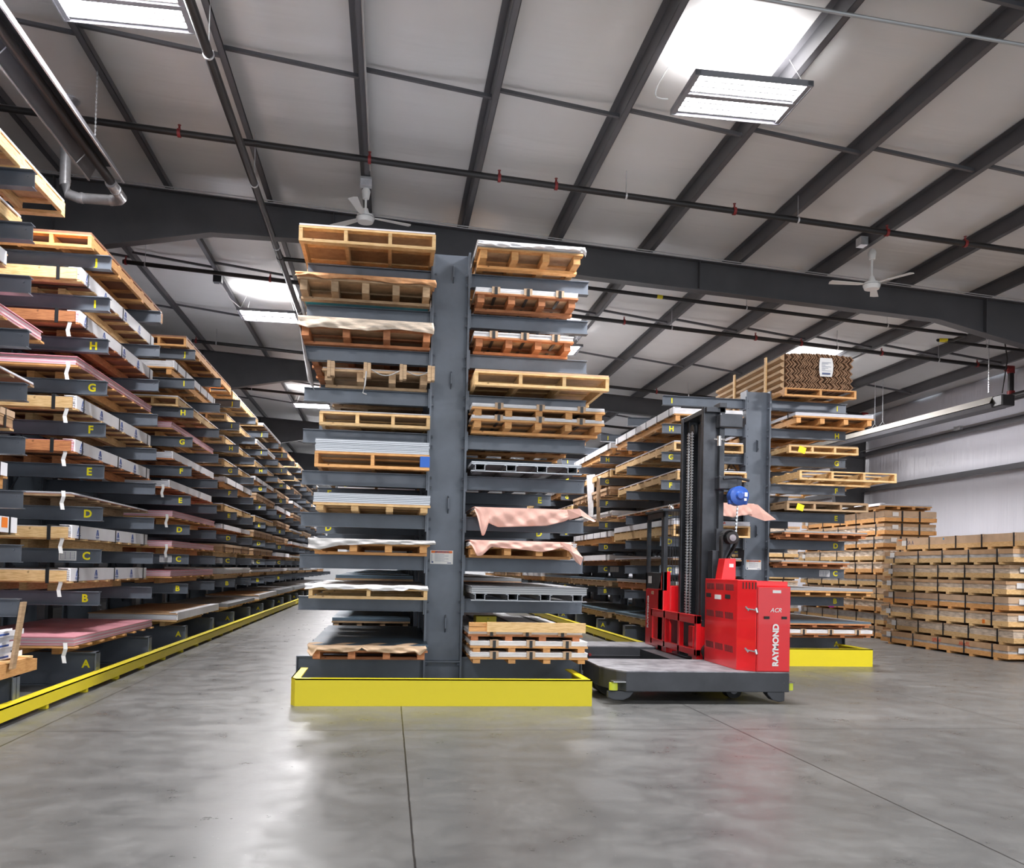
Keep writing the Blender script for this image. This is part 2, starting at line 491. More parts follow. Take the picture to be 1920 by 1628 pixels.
def rack(name, label, xc, y0, ncols, nlev, sides, top, letter_par, letters, arms_cap=100):
    t = thing(name, label, 'storage rack', (xc, y0, 0))
    um = upright_mesh(top, len(sides) == 2).mesh('upright')
    um.materials.append(MAT['rack_steel'])
    for k in range(ncols): link('upright', um, None, t, (0, k * PITCH_Y, 0))
    al = 1.58
    arm = {}
    for s in sides:
        mb = MB(); a, c = sorted((s * .211, s * al))
        mb.ibeam(a, c, 0, -ARM_H, 0, ARM_W, .008, .007)
        e = s * .212; mb.box(min(e, e + s * .014), max(e, e + s * .014), -.12, .12, -ARM_H - .03, .03)
        mb.tube([(s * (al - .06), -.005, -.045), (s * (al - .06), -.011, -.045)], .009, 8)
        arm[s] = mb.mesh('arm'); arm[s].materials.append(MAT['rack_steel'])
        mb = MB(); mb.ibeam(a, c, 0, -Z_A, 0, .15, .012, .01)
        mb.prism([(s * (al + .004), -Z_A), (s * (al - .13), -Z_A), (s * (al - .13), -Z_A + .02), (s * (al + .004), -Z_A + .02)], 'y', -.075, .075)
        mb.box(min(s * al, s * (al - .01)), max(s * al, s * (al - .01)), -.07, .07, -Z_A, 0)
        arm[(s, 0)] = mb.mesh('base_beam'); arm[(s, 0)].materials.append(MAT['rack_steel'])
    cnt = 0; rest = []
    for k in range(ncols):
        for s in sides:
            link('base_beam', arm[(s, 0)], None, t, (0, k * PITCH_Y, Z_A))
            for i in range(1, nlev):
                if cnt < arms_cap:
                    o = link('arm', arm[s], None, t, (0, k * PITCH_Y, zl(i))); cnt += 1
                    if k % 2 == letter_par and k <= letters:
                        lx = s * (al - .155)
                        link('level_letter', text_mesh(LET[i], .115, .0008, .004), 'yellow_letter', o, (lx, -.0055, -.078), FRONT)
                        if i == 2:
                            pl = MB().box(-.09, .09, -.001, .001, -.052, .052)
                            p = ob('load_chart', pl, 'sign_white', o, (lx - s * .19, -.0055, -.076))
                            g = MB()
                            for a_ in range(7): g.box(-.075, .075, -.0022, -.0012, -.038 + a_ * .0125, -.035 + a_ * .0125)
                            for a_ in (-.075, -.025, .025, .072): g.box(a_, a_ + .003, -.0022, -.0012, -.038, .04)
                            ob('chart_lines', g, 'print_ink', p)
                else: rest.append((s, k, i))
            if k % 2 == letter_par and k <= letters:
                link('level_letter', text_mesh(LET[0], .115, .0008, .004), 'yellow_letter', t, (s * (al - .12), k * PITCH_Y - .0075, .22), FRONT)
    if rest:
        mb = MB()
        for s, k, i in rest:
            a, c = sorted((s * .211, s * al)); z = zl(i)
            mb.ibeam(a, c, k * PITCH_Y, z - ARM_H, z, ARM_W, .008, .007)
        o = ob('arm', mb, 'rack_steel', t); o['kind'] = 'stuff'
    # braces between uprights
    for k in range(ncols - 1):
        mb = MB(); ya, yb = k * PITCH_Y + .12, (k + 1) * PITCH_Y - .12
        for z in (.9, 2.6, top - .25):
            mb.box(-.025, .025, ya, yb, z - .03, z + .03)
        if k % 2 == 0:
            for (za, zb) in ((.95, 2.55), (2.65, top - .3)):
                mb.tube([(0, ya, za), (0, yb, zb)], .012, 6); mb.tube([(.03, ya, zb), (.03, yb, za)], .012, 6)
        ob('brace', mb, 'rack_steel', t)
    return t
XL = -3.088 - 1.58; YL = 10.134 - 2 * PITCH_Y
XCN, YCN = .6105, 9.933
XRR, YRR = 5.899, 13.828
L_ = rack('cantilever_rack', 'long grey steel cantilever rack along the left side of the aisle', XL, YL, 21, 10, (1,), 4.95, 0, 12)
C_ = rack('cantilever_rack', 'tall grey double-sided cantilever rack at the centre behind the wide yellow guard', XCN, YCN, 17, 10, (-1, 1), 4.87, 1, 5)
R_ = rack('cantilever_rack', 'lower grey double-sided cantilever rack behind the red lift truck', XRR, YRR, 14, 9, (-1, 1), 4.34, 0, 4)
# warning signs on the two front uprights
def warning(parent_rack, x, z, w):
    h = w * .60
    p = ob('warning_sign', MB().box(-w / 2, w / 2, -.0015, .0015, -h / 2, h / 2), 'sign_white', parent_rack, (x, -.009, z))
    ob('header_band', MB().box(-w * .46, w * .46, -.0028, -.0016, h * .30, h * .47), 'sign_orange', p)
    link('sign_text', text_mesh('WARNING', w * .12, .0003, .001), 'print_ink', p, (.01, -.0034, h * .385), FRONT)
    tri = MB().prism([(-w * .30, h * .32), (-w * .23, h * .32), (-w * .265, h * .45)], 'y', -.0034, -.0029)
    ob('warning_triangle', tri, 'print_ink', p)
    l = MB()
    for k in range(8): l.box(-w * .30, w * (.30 if k % 3 else .12), -.0028, -.0017, h * (.22 - k * .075), h * (.235 - k * .075))
    l.box(-w * .44, -w * .36, -.0028, -.0017, -h * .42, -h * .30); l.box(w * .25, w * .42, -.0028, -.0017, -h * .44, -h * .38)
    l.box(-w * .44, -w * .425, -.0028, -.0017, -h * .3, h * .25)
    ob('small_print', l, 'print_ink', p)
warning(C_, -.03, 1.46, .255)
warning(R_, .0, 1.50, .265)
# upper kerb rails
def kerb(name, label, x0, x1, y0, y1, side_):
    mb = MB()
    mb.box(min(x0, x1), max(x0, x1), y0, y1, .145, .155)
    xo = x1
    mb.box(min(xo, xo - side_ * .012), max(xo, xo - side_ * .012), y0, y1, .045, .155)
    for k in range(int((y1 - y0) / 1.06)):
        yy = y0 + .3 + k * 1.06
        mb.box(min(x0, x1) + .02, max(x0, x1) - .02, yy, yy + .06, 0, .145)
    return tag(ob(name, mb, 'yellow_paint'), label, 'guard rail')
kerb('guard_rail', 'long low yellow guard rail in front of the left rack', -3.10, -2.99, 5.0, 50.5, 1)
kerb('guard_rail', 'long low yellow guard rail beside the aisle behind the red lift truck', 4.33, 4.20, 13.4, 41.0, -1)
# U shaped guards
def uguard(label, xa, xb, ya, yb, h=.26, cham=.10):
    mb = MB(); th = .012; fl = .085
    pts = [(xa, yb), (xa, ya + cham), (xa + cham * .45, ya), (xb, ya), (xb, yb)]
    cx, cy_ = (xa + xb) / 2, yb
    inner = []
    ins = [(xa + fl, yb), (xa + fl, ya + cham + .01), (xa + cham * .45 + fl * .6, ya + fl), (xb - fl, ya + fl), (xb - fl, yb)]
    thn = [(xa + th, yb), (xa + th, ya + cham), (xa + cham * .45 + th * .6, ya + th), (xb - th, ya + th), (xb - th, yb)]
    for k in range(4):
        mb.prism([pts[k], pts[k + 1], thn[k + 1], thn[k]], 'z', 0, h)
        mb.prism([pts[k], pts[k + 1], ins[k + 1], ins[k]], 'z', h - .012, h)
    return tag(ob('rack_guard', mb, 'yellow_paint'), label, 'rack guard')
uguard('wide yellow steel guard on the floor in front of the centre rack', -.90, 2.03, 8.65, 9.60)
uguard('yellow steel guard on the floor in front of the right rack', 4.55, 7.21, 12.45, 13.45)

# ================================================================== SHEET BUNDLES
_mc = {}
def cached(key, fn):
    if key not in _mc: _mc[key] = fn()
    return _mc[key]
def bmesh_(name, mb, mat):
    me = mb.mesh(name); me.materials.append(MAT[mat]); return me
R4 = lambda v: round(v, 3)
WOODS = {'pine': 'pine', 'red': 'red_wood', 'orange': 'orange_wood', 'old': 'old_wood'}
def stack_mb(W, L, h, k, jit, over=0):
    mb = MB(); rnd = random.Random(int(W * 1000 + L * 77 + h * 999))
    for i in range(k):
        a, c = rnd.uniform(-jit, jit), rnd.uniform(-jit, jit)
        mb.box(-over + a, W + over + a, -over + c, L + over + c, h * i / k, h * (i + 1) / k - (.0012 if i < k - 1 else 0))
    return mb
def bundle(name, label, group, x0, y0, z0, W, L, kind='runner', n=4, cross=True, sh=.08, smat='white_sheets', wd='pine',
           straps=0, wrap=None, endboard=False, rh=.09, far=False, tagp=False, tip=1, cap=None, deckover=.0, lstraps=0, layers=4, cat='bundle', rz=0, rin=.03, yin=.02, base='plywood', endstrap=False):
    if len(label.split()) > 16: print('LONG', label)
    t = thing(name, label, cat, (x0, y0, z0), rz, group)
    W, L = R4(W), R4(L); wood_ = WOODS.get(wd, wd)
    lo = .03 if cross else 0
    zt = lo + rh + .018
    if kind == 'steel': zt = .075
    if kind == 'none': zt = 0
    def skid_parts():
        P = []
        if kind == 'runner':
            rw = .075
            for i in range(n):
                x = rin + (W - 2 * rin - rw) * i / (n - 1)
                P.append(('runner', ('rn', L, rh, rw, yin), lambda: MB().box(0, rw, yin, L - yin, 0, rh), (x, 0, lo), None))
            m = max(3, int(L / .75))
            if cross:
                for i in range(m + 1):
                    y = .25 + (L - .6) * i / m
                    P.append(('cross_board', ('cb', W), lambda: MB().box(.02, W - .02, 0, .10, 0, .029), (0, y, 0), None))
            m = max(4, int(L / .42))
            for i in range(m + 1):
                y = 0.0 + (L - .09) * i / m
                P.append(('deck_board', ('db', W, deckover), lambda: MB().box(-deckover, W + deckover, 0, .09, 0, .017), (0, y, lo + rh), None))
        elif kind == 'frame':
            sw = .038
            for i in range(n):
                x = (W - sw) * i / (n - 1)
                P.append(('stringer', ('st', L, rh), lambda: MB().box(0, sw, 0.0, L, 0, rh), (x, 0, lo), None))
            m = max(3, int(L / .8))
            for i in range(m + 1):
                y = (-.002 if i == 0 else (L - .088) * i / m)
                P.append(('bottom_board', ('bb', W), lambda: MB().box(0, W, 0, .09, 0, .029), (0, y, 0), None))
            m = max(4, int(L / .45))
            for i in range(m + 1):
                y = (-.002 if i == 0 else (L - .088) * i / m)
                P.append(('deck_board', ('db', W, 0), lambda: MB().box(0, W, 0, .09, 0, .017), (0, y, lo + rh), None))
        elif kind == 'steel':
            for i in range(n):
                x = .04 + (W - .20) * i / (n - 1)
                def ch():
                    mb = MB().box(0, .006, 0, L, 0, .06); mb.box(.10, .106, 0, L, 0, .06); mb.box(0, .106, 0, L, 0, .005)
                    mb.box(-.02, 0, 0, L, .055, .06); mb.box(.106, .126, 0, L, .055, .06); return mb
                P.append(('channel_runner', ('ch', L), ch, (x, 0, .012), 'silver_sheets'))
            for i in range(3):
                P.append(('cross_board', ('cs', W), lambda: MB().box(0, W, 0, .08, 0, .011), (0, .02 + (L - .12) * i / 2, 0), 'silver_sheets'))
        return P
    if kind != 'none':
        if far:
            def fm():
                mb = MB()
                for nm, key, fn, loc, mt in skid_parts():
                    q = fn()
                    b0 = len(mb.v); mb.v += [(v[0] + loc[0], v[1] + loc[1], v[2] + loc[2]) for v in q.v]
                    mb.f += [tuple(b0 + i for i in f_) for f_ in q.f]
                return bmesh_('skid', mb, 'silver_sheets' if kind == 'steel' else wood_)
            link('skid', cached(('far', kind, W, L, n, cross, rh, wood_, deckover, rin), fm), None, t)
        else:
            for nm, key, fn, loc, mt in skid_parts():
                mt = mt or wood_
                link(nm, cached(key + (nm, mt), lambda: bmesh_(nm, fn(), mt)), None, t, loc)
    # the sheets
    z = zt
    if base and kind in ('runner', 'frame') and sh:
        link('base_panel', cached(('bp', W, L, base), lambda: bmesh_('base_panel', MB().box(.004, W - .004, .006, L - .006, .0005, .008), base)), None, t, (0, 0, zt)); zt += .008; z = zt
    if endstrap and not far:
        link('strap', cached(('es', sh), lambda: bmesh_('strap', MB().box(-.018, .018, -.041, -.037, -.03, sh + .012).box(-.018, .018, -.037, .5, sh + .012, sh + .016), 'strap_black')), None, t, (W - .20 if tip > 0 else .2, 0, zt))
    if sh:
        link('sheets', cached(('sh', W, L, sh, smat, layers), lambda: bmesh_('sheets', stack_mb(W - .01, L - .02, sh, layers, .004), smat)), None, t, (.005, .01, z))
        z += sh
    if cap:
        def cm():
            mb = MB().box(-.004, W + .004, .004, L - .004, 0, .004)
            mb.box(-.006, -.002, .004, L - .004, -cap[1], .004); mb.box(W + .002, W + .006, .004, L - .004, -cap[1], .004)
            mb.box(-.006, W + .006, .0, .004, -cap[1], .004)
            return bmesh_('cover', mb, cap[0])
        link('cover', cached(('cap', W, L, cap), cm), None, t, (0, 0, z)); z += .004
    if wrap:
        # printed white edge board along the aisle side
        hx = sh + .012
        xe = W if tip > 0 else 0
        def wm():
            mb = MB(); a, c = (W - .02, W + .008) if tip > 0 else (-.008, .02)
            mb.box(a, c, .03, L - .03, -.006, hx)
            a2, c2 = (W - .12, W + .008) if tip > 0 else (-.008, .12)
            mb.box(a2, c2, .03, L - .03, hx, hx + .006)
            return bmesh_('edge_board', mb, 'white_card')
        e = link('edge_board', cached(('wr', W, L, hx, tip), wm), None, t, (0, 0, zt))
        if not far:
            def lm():
                mb = MB(); s = 1 if tip > 0 else -1; X = W + .0092 if tip > 0 else -.0092
                q = hx * .62
                y = .18
                k = 0
                while y < L - .3:
                    def Q(pts):
                        mb.prism([(y + s_ * s * 1, z_) for s_, z_ in pts], 'x', min(X, X + s * .0012), max(X, X + s * .0012))
                    # a pair of slanted strokes, and a line of small print under it
                    zb = hx * .34
                    Q([(0, zb), (.022, zb), (.055, zb + q * .85), (.033, zb + q * .85)])
                    Q([(.045, zb), (.063, zb), (.063, zb + q * .55), (.050, zb + q * .45)])
                    Q([(.045, zb + q * .85), (.068, zb + q * .85), (.100, zb), (.078, zb)])
                    Q([(-.01, zb - .022), (.11, zb - .022), (.11, zb - .012), (-.01, zb - .012)])
                    Q([(.0, zb - .036), (.10, zb - .036), (.10, zb - .031), (.0, zb - .031)])
                    y += .62 if k % 2 == 0 else .78; k += 1
                return bmesh_('printed_mark', mb, 'logo_blue')
            if wrap == 'logo': link('printed_mark', cached(('lg', W, L, hx, tip), lm), None, e)
    if endboard:
        wx0, wx1 = (.0, W - .02)
        link('end_board', cached(('eb', W, sh, wood_), lambda: bmesh_('end_board', MB().box(wx0, wx1, -.036, -.001, -.01, sh * .92), wood_)), None, t, (0, 0, zt))
    # straps round the whole width
    if straps:
        zb = 0 if not far else 0
        def sm():
            mb = MB(); e_ = .0085 if wrap else .003; top = sh + (.022 if wrap else .008) + (.004 if cap else 0)
            mb.box(-e_ - .002, -e_ + .002, -.016, .016, -.02, top); mb.box(W + e_ - .002, W + e_ + .003, -.016, .016, -.02, top)
            mb.box(-e_, W + e_, -.016, .016, top - .003, top); mb.box(-e_, W + e_, -.016, .016, -.022, -.0185)
            return bmesh_('strap', mb, 'strap_black')
        me = cached(('sp', W, sh, bool(wrap), bool(cap)), sm)
        for i in range(straps):
            y = .22 + (L - .44) * i / max(1, straps - 1) + .03
            link('strap', me, None, t, (0, y, zt))
    if lstraps:
        def ls():
            mb = MB()
            mb.box(-.016, .016, .0, L, -.022, -.019); mb.box(-.016, .016, .0, L, sh + .004, sh + .008)
            mb.box(-.016, .016, .0, .004, -.02, sh + .006); mb.box(-.016, .016, L - .004, L, -.02, sh + .006)
            return bmesh_('strap', mb, 'strap_black')
        me = cached(('lsp', L, sh), ls)
        pd = cached(('pd', sh), lambda: bmesh_('strap_pad', MB().box(-.045, .045, .0, .006, -.012, sh + .012).box(-.045, .045, 0, .06, sh + .008, sh + .012), 'kraft_light'))
        for i in range(lstraps):
            x = W * (.20 + .62 * i / max(1, lstraps - 1))
            link('strap', me, None, t, (x, -.009, zt)); link('strap_pad', pd, None, t, (x, -.004, zt))
    if tagp:
        xx = (W - .08) if tip > 0 else .08
        def tg():
            mb = MB(); pts = [(0, 0, 0), (.012, -.02, -.06), (-.008, -.015, -.13), (.01, -.03, -.20)]
            for a, c in zip(pts[:-1], pts[1:]): mb.quad((a[0] - .02, a[1], a[2]), (a[0] + .02, a[1], a[2]), (c[0] + .02, c[1], c[2]), (c[0] - .02, c[1], c[2]))
            me = mb.mesh('paper_tag'); me.materials.append(MAT['paper']); return me
        link('paper_tag', cached(('tag',), tg), None, t, (xx, -.012, zt + .03))
    return t

ORD = ['nearest', 'second', 'third', 'fourth', 'fifth', 'sixth', 'seventh', 'eighth', 'ninth', 'tenth', 'eleventh', 'twelfth']
# look name -> (description, parameters)
LK = {
 'logo':   ('white-edged sheet bundle with blue marks', dict(sh=.115, smat='white_sheets', wrap='logo', endboard=True, endstrap=True, straps=3, wd='pine', cross=False, n=3, deckover=.02)),
 'logored':('white-edged sheets on a reddish skid', dict(sh=.11, smat='pink_sheets', wrap='logo', endboard=True, endstrap=True, straps=3, wd='red', cross=False, n=3, deckover=.02)),
 'white':  ('plain white-edged sheet bundle', dict(sh=.09, smat='white_sheets', wrap='plain', wd='red', cross=False, n=3, deckover=.03)),
 'pink':   ('pink-edged sheet stack', dict(sh=.085, smat='pink_sheets', wd='orange', cross=False, n=3, deckover=.02, cap=('pink_film', .004))),
 'thin':   ('thin white sheet stack', dict(sh=.02, smat='white_sheets', wd='old', cross=False, n=3, deckover=.0, layers=2)),
 'frame':  ('thin sheets on open pine frame', dict(kind='frame', sh=.018, smat='white_sheets', wd='pine', n=4, layers=1)),
 'brown':  ('brown boards on a pallet frame', dict(kind='frame', sh=.02, smat='brown_board', wd='orange', n=4, layers=1)),
 'crate':  ('strapped brown paper and pine crate', dict(sh=.14, smat='kraft', wd='pine', straps=6, cross=False, n=4, cap=('kraft_light', .05))),
 'messy':  ('sheet bundle in loose white wrapping', dict(sh=.10, smat='white_wrap', wd='pine', cross=False, n=4, cap=('white_wrap', .04))),
 'kraft':  ('low bundle under brown paper', dict(sh=.09, smat='white_sheets', wd='pine', cross=False, n=4, cap=('kraft', .012), wrap='plain')),
 'silver': ('stack of silver metal sheets', dict(sh=.10, smat='silver_sheets', wd='pine', cross=False, n=4)),
 'dark':   ('low stack of dark grey sheets', dict(sh=.05, smat='blue_sheets', wd='old', n=4)),
 'grey':   ('low stack of grey sheets', dict(sh=.05, smat='grey_sheets', wd='red', n=4)),
 'mesh':   ('strapped bundle in white film', dict(sh=.09, smat='white_wrap', wd='orange', straps=6, n=4, wrap='plain')),
}
def put(look, where, group, x0, y0, lev, W, L, far=False, tip=1, **kw):
    d, p = LK[look]; p = dict(p)
    if p.get('cross') is False:
        p.setdefault('rin', .24); p.setdefault('yin', .30); p.setdefault('base', 'base_brown')
    elif look == 'brown': p['base'] = 'base_brown'
    p.update(kw)
    if far:
        p['straps'] = min(p.get('straps', 0), 4)
    return bundle('sheet_bundle', '%s, %s' % (d, where), group, x0, y0, zl(lev) + .001, W, L, far=far, tip=tip, cat='sheet bundle', **p)

# ---- left rack: bundles tip side is +X
GL = 'sheet bundles on the left rack'
LEFT = {
 -1: ['white', 'crate', 'logo', 'mesh', 'crate', 'thin', 'pink', 'kraft', 'frame', 'frame'],
 0: ['pink', 'logo', 'logo', 'thin', 'logored', 'logo', 'pink', 'logored', 'logo', 'brown'],
 1: ['kraft', 'pink', 'pink', 'pink', 'white', 'white', 'pink', 'frame', 'mesh', 'brown'],
 2: ['silver', 'messy', 'crate', 'white', 'frame', 'mesh', 'frame', 'frame', 'frame', 'frame'],
 3: ['kraft', 'messy', 'crate', 'crate', 'frame', 'crate', 'mesh', 'frame', 'messy', 'messy'],
 4: ['silver', 'messy', 'white', 'crate', 'crate', 'white', 'crate', 'frame', 'frame', 'brown'],
 5: ['silver', 'messy', 'messy', 'white', 'messy', 'crate', 'mesh', 'crate', 'frame', 'frame'],
 6: ['mesh', 'silver', 'crate', 'messy', 'crate', 'mesh', 'crate', 'frame', 'crate', 'frame'],
 7: ['silver', 'messy', 'crate', 'crate', 'white', 'messy', 'crate', 'mesh', 'frame', 'messy'],
 8: ['silver', 'mesh', 'messy', 'crate', 'mesh', 'messy', 'frame', 'crate', 'frame', 'frame'],
}
rnd = random.Random(3)
for j in sorted(LEFT):
    for lev in range(10):
        look = LEFT[j][lev]
        L = {0: 3.0, -1: 3.8}.get(j, R4(3.55 + rnd.uniform(-.15, .1)))
        y0 = {0: 9.88, -1: 5.1}.get(j, 9.95 + 4.237 * j + rnd.uniform(-.1, .1))
        x1 = -3.33 + (rnd.uniform(-.05, .05) if j else 0)
        W = 1.13; kw = {}
        if lev == 9: x1 = -3.22 + (rnd.uniform(-.04, .04) if j else 0); W = 1.20
        if lev == 0: x1 = -3.13; W = 1.26; y0 -= .38
        if j == 1: L = 3.3 if lev != 9 else 3.9
        if j == -1:
            L = {9: 3.95, 8: 3.2, 7: 3.0, 6: 3.8, 5: 3.6, 4: 3.25, 3: 3.2, 2: 3.5, 1: 2.8, 0: 3.4}[lev]
            if lev == 0: continue
        if j >= 2 and LK[look][1]['sh'] < .12: kw['sh'] = R4(LK[look][1]['sh'] * [.6, .8, 1.0, 1.15][rnd.randrange(4)])
        if j == 0 and lev in (1, 2, 4, 5, 6, 7): kw['tagp'] = True
        if j == 0 and lev in (0, 3): kw['tagp'] = True
        if j == 1 and lev in (2, 3, 4): kw['tagp'] = True
        bq = put(look, 'level %s, %s along the left rack' % (LET[lev], ORD[j + 1]), GL, x1 - W, y0, lev, W, L, far=(j >= 2), **kw)
        if j == -1 and lev == 2: ob('orange_label', MB().box(W + .0105, W + .0115, L - .36, L - .24, .15, .24), 'orange_label', bq)
# ---- centre rack, left arms
GC = 'sheet bundles on the left arms of the centre rack'
cl = [
 (9, 'brown', -1.00, 9.22, 1.40, dict(sh=.02, smat='white_sheets', wd='pine', rh=.11), 'thin white sheets on a big pine pallet frame'),
 (8, 'crate', -1.03, 9.45, 1.42, dict(sh=.018, smat='torn_paper', wd='old', n=5, straps=0, rh=.11, cross=True, cap=('torn_paper', .02)), 'torn brown paper bundle with painted teal shade on five runners'),
 (7, 'crate', -1.01, 9.55, 1.42, dict(sh=.06, smat='clear_wrap', wd='red', n=4, straps=0, rh=.10, cross=True, cap=('kraft_light', .05)), 'bundle under clear film and brown paper'),
 (6, 'dark', -.76, 9.60, 1.15, dict(sh=.012, smat='grey_film', wd='old', n=4, rh=.10), 'low sheets on double wooden blocks with hanging straps'),
 (5, 'frame', -.77, 9.55, 1.17, dict(wd='pine', smat='grey_sheets', sh=.012, rh=.09), 'grey sheet on a fresh pine pallet frame'),
 (4, 'frame', -.80, 9.45, 1.20, dict(wd='orange', smat='silver_sheets', sh=.13, rh=.11, layers=6, n=3), 'silver sheets on a pine pallet with blue tape corner'),
 (3, 'crate', -.80, 9.40, 1.22, dict(sh=.10, smat='silver_sheets', wd='pine', n=4, straps=0, rh=.055, cap=None, layers=5), 'silver white sheets above small pine blocks'),
 (2, 'grey', -.80, 9.30, 1.22, dict(sh=.03, smat='grey_sheets', wd='orange', n=4, rh=.07, cap=('grey_film', .03)), 'grey sheets with a drooping grey film edge'),
 (1, 'grey', -.80, 9.20, 1.20, dict(sh=.02, smat='grey_sheets', wd='pine', n=3, kind='frame', rh=.06, cap=('grey_film', .012)), 'left grey sheets with torn white film on pine'),
 (0, 'dark', -.78, 9.25, 1.20, dict(sh=.045, smat='blue_sheets', wd='red', n=4, rh=.07, cap=('blue_sheets', .004)), 'dark blue-grey sheets with brown paper in front'),
]
CLB = {}
for lev, look, x0, y0, W, kw, desc in cl:
    p = dict(LK[look][1]); p.update(kw)
    CLB[lev] = bundle('sheet_bundle', '%s, level %s, centre rack' % (desc, LET[lev]), GC, x0, y0, zl(lev) + .001, W, 3.0, cat='sheet bundle', **p)
GCR = 'sheet bundles on the right arms of the centre rack'
cr = [
 (9, .86, 9.42, 1.16, 0, dict(sh=.035, smat='grey_film', wd='orange', n=4, cap=('white_wrap', .025), rh=.09), 'bundle under wrinkled white film on four runners'),
 (8, .85, 9.50, 1.14, 0, dict(sh=.05, smat='white_wrap', wd='red', n=4, rh=.085, lstraps=3), 'white film bundle with three black straps on red runners'),
 (7, .85, 9.60, 1.12, 0, dict(sh=.05, smat='white_wrap', wd='red', n=4, rh=.085, lstraps=3), 'silver film bundle with three straps just above the pine tray'),
 (6, .85, 9.32, 1.46, 0, dict(kind='frame', sh=.015, smat='kraft_light', wd='pine', n=4, rh=.10, layers=1), 'wide shallow pine tray frame'),
 (5, .84, 9.45, 1.46, 0, dict(sh=.035, smat='white_wrap', wd='orange', n=5, rh=.07, lstraps=3), 'wide white film bundle, lower of a pair'),
 (5, .84, 9.43, 1.46, .155, dict(sh=.035, smat='white_wrap', wd='orange', n=5, rh=.07, cross=False, lstraps=3), 'wide white film bundle, upper of a pair'),
 (4, .84, 9.35, 1.20, 0, dict(kind='steel', sh=.03, smat='silver_sheets', n=4, layers=2), 'thin silver sheet stack on black channel runners'),
 (3, .88, 9.40, 1.18, 0, dict(sh=.015, smat='grey_sheets', wd='old', n=4, rh=.025, cross=False, layers=2), 'dark sheets under the upper peach paper drape'),
 (2, .84, 9.35, 1.16, 0, dict(sh=.045, smat='white_wrap', wd='orange', n=4, rh=.07, lstraps=3), 'strapped bundle under the lower peach paper drape'),
 (1, .86, 9.25, 1.24, 0, dict(kind='steel', sh=.075, smat='grey_sheets', n=4, layers=1, lstraps=0, cap=('grey_sheets', .004)), 'grey metal sheet bundle on steel channels'),
 (0, .86, 9.20, 1.25, 0, dict(sh=.045, smat='white_wrap', wd='orange', n=4, rh=.045, cross=False, lstraps=3), 'silver film bundle on orange blocks, bottom of three'),
 (0, .86, 9.22, 1.25, .116, dict(sh=.045, smat='white_wrap', wd='orange', n=4, rh=.045, cross=False, lstraps=3), 'silver film bundle on orange blocks, middle of three'),
 (0, .84, 9.26, 1.22, .232, dict(sh=.035, smat='white_wrap', wd='red', n=4, rh=.045, cross=False, lstraps=3), 'silver film bundle on red blocks, top of three'),
]
for lev, x0, y0, W, dz, kw, desc in cr:
    p = dict(kind='runner', cross=True, n=4); p.update(kw)
    bundle('sheet_bundle', '%s, level %s, centre rack' % (desc, LET[lev]), GCR, x0, y0, zl(lev) + .001 + dz, W, 3.0, cat='sheet bundle', **p)
# deeper bundles of the centre rack
pal = ['grey', 'dark', 'silver', 'frame', 'mesh', 'brown', 'grey', 'kraft', 'crate', 'thin']
for sd, xin, grp in ((-1, -.95, GC), (1, .86, GCR)):
    for j in range(1, 6):
        for lev in range(10):
            if rnd.random() < (.15 if j < 3 else .05) and lev > 1: continue
            look = pal[rnd.randrange(10)] if lev > 1 else ['dark', 'grey', 'silver'][rnd.randrange(3)]
            if lev in (0, 1): look = 'dark' if sd < 0 else 'grey'
            W = 1.18; x0 = xin + (.06 if sd < 0 else 0) + rnd.uniform(0, .1)
            put(look, 'level %s, %s along the centre rack, %s side' % (LET[lev], ORD[j], 'left' if sd < 0 else 'right'), grp,
                x0, 9.45 + 4.237 * j, lev, W, 3.4, far=True, tip=sd)
# ---- right rack
GR = 'sheet bundles on the aisle arms of the right rack'
GR2 = 'sheet bundles on the wall side arms of the right rack'
RLK = {0: ['dark', 'grey', 'thin', 'frame', 'white', 'frame', 'frame', 'mesh'],
       1: ['dark', 'dark', 'white', 'mesh', 'messy', 'crate', 'frame', 'mesh'],
       2: ['grey', 'dark', 'kraft', 'thin', 'frame', 'frame', 'mesh', 'mesh'],
       3: ['silver', 'mesh', 'messy', 'thin', 'white', 'frame', 'frame', 'frame'],
       4: ['dark', 'crate', 'mesh', 'messy', 'frame', 'crate', 'frame', 'frame'],
       5: ['silver', 'crate', 'kraft', 'mesh', 'frame', 'crate', 'mesh', 'frame'],
       6: ['grey', 'mesh', 'messy', 'crate', 'frame', 'frame', 'mesh', 'frame']}
for j in RLK:
    for lev in range(8):
        L = 3.7; y0 = 13.65 + 4.1 * j + rnd.uniform(-.1, .1)
        W = 1.16; x0 = 4.48 + rnd.uniform(-.03, .04)
        if j == 0 and lev == 4: continue
        if j == 0 and lev == 3: continue
        put(RLK[j][lev], 'level %s, %s along the right rack, aisle side' % (LET[lev], ORD[j]), GR, x0, y0, lev, W, L, far=(j > 1), tip=-1,
            **(dict(wd='orange') if lev == 7 else {}))
bundle('sheet_bundle', 'thin sheets under peach paper, level E, right rack behind the truck mast', GR, 4.42, 13.2, zl(4) + .001, 1.25, 3.8, rh=.012, cross=False, sh=.02, smat='grey_sheets', wd='red', n=4, cat='sheet bundle', layers=1)
aga = bundle('sheet_bundle', 'long white-edged bundle on an open pine pallet, level D, behind the truck mast', GR, 4.40, 13.4, zl(3) + .001, 1.26, 3.7, kind='frame', n=3, rh=.13, sh=.07, smat='white_sheets', wrap='plain', tip=-1, wd='pine', cat='sheet bundle')
link('printed_letters', text_mesh('AGA', .05, .0004, .002), 'marker_red', aga, (.80, .005, .225), FRONT)
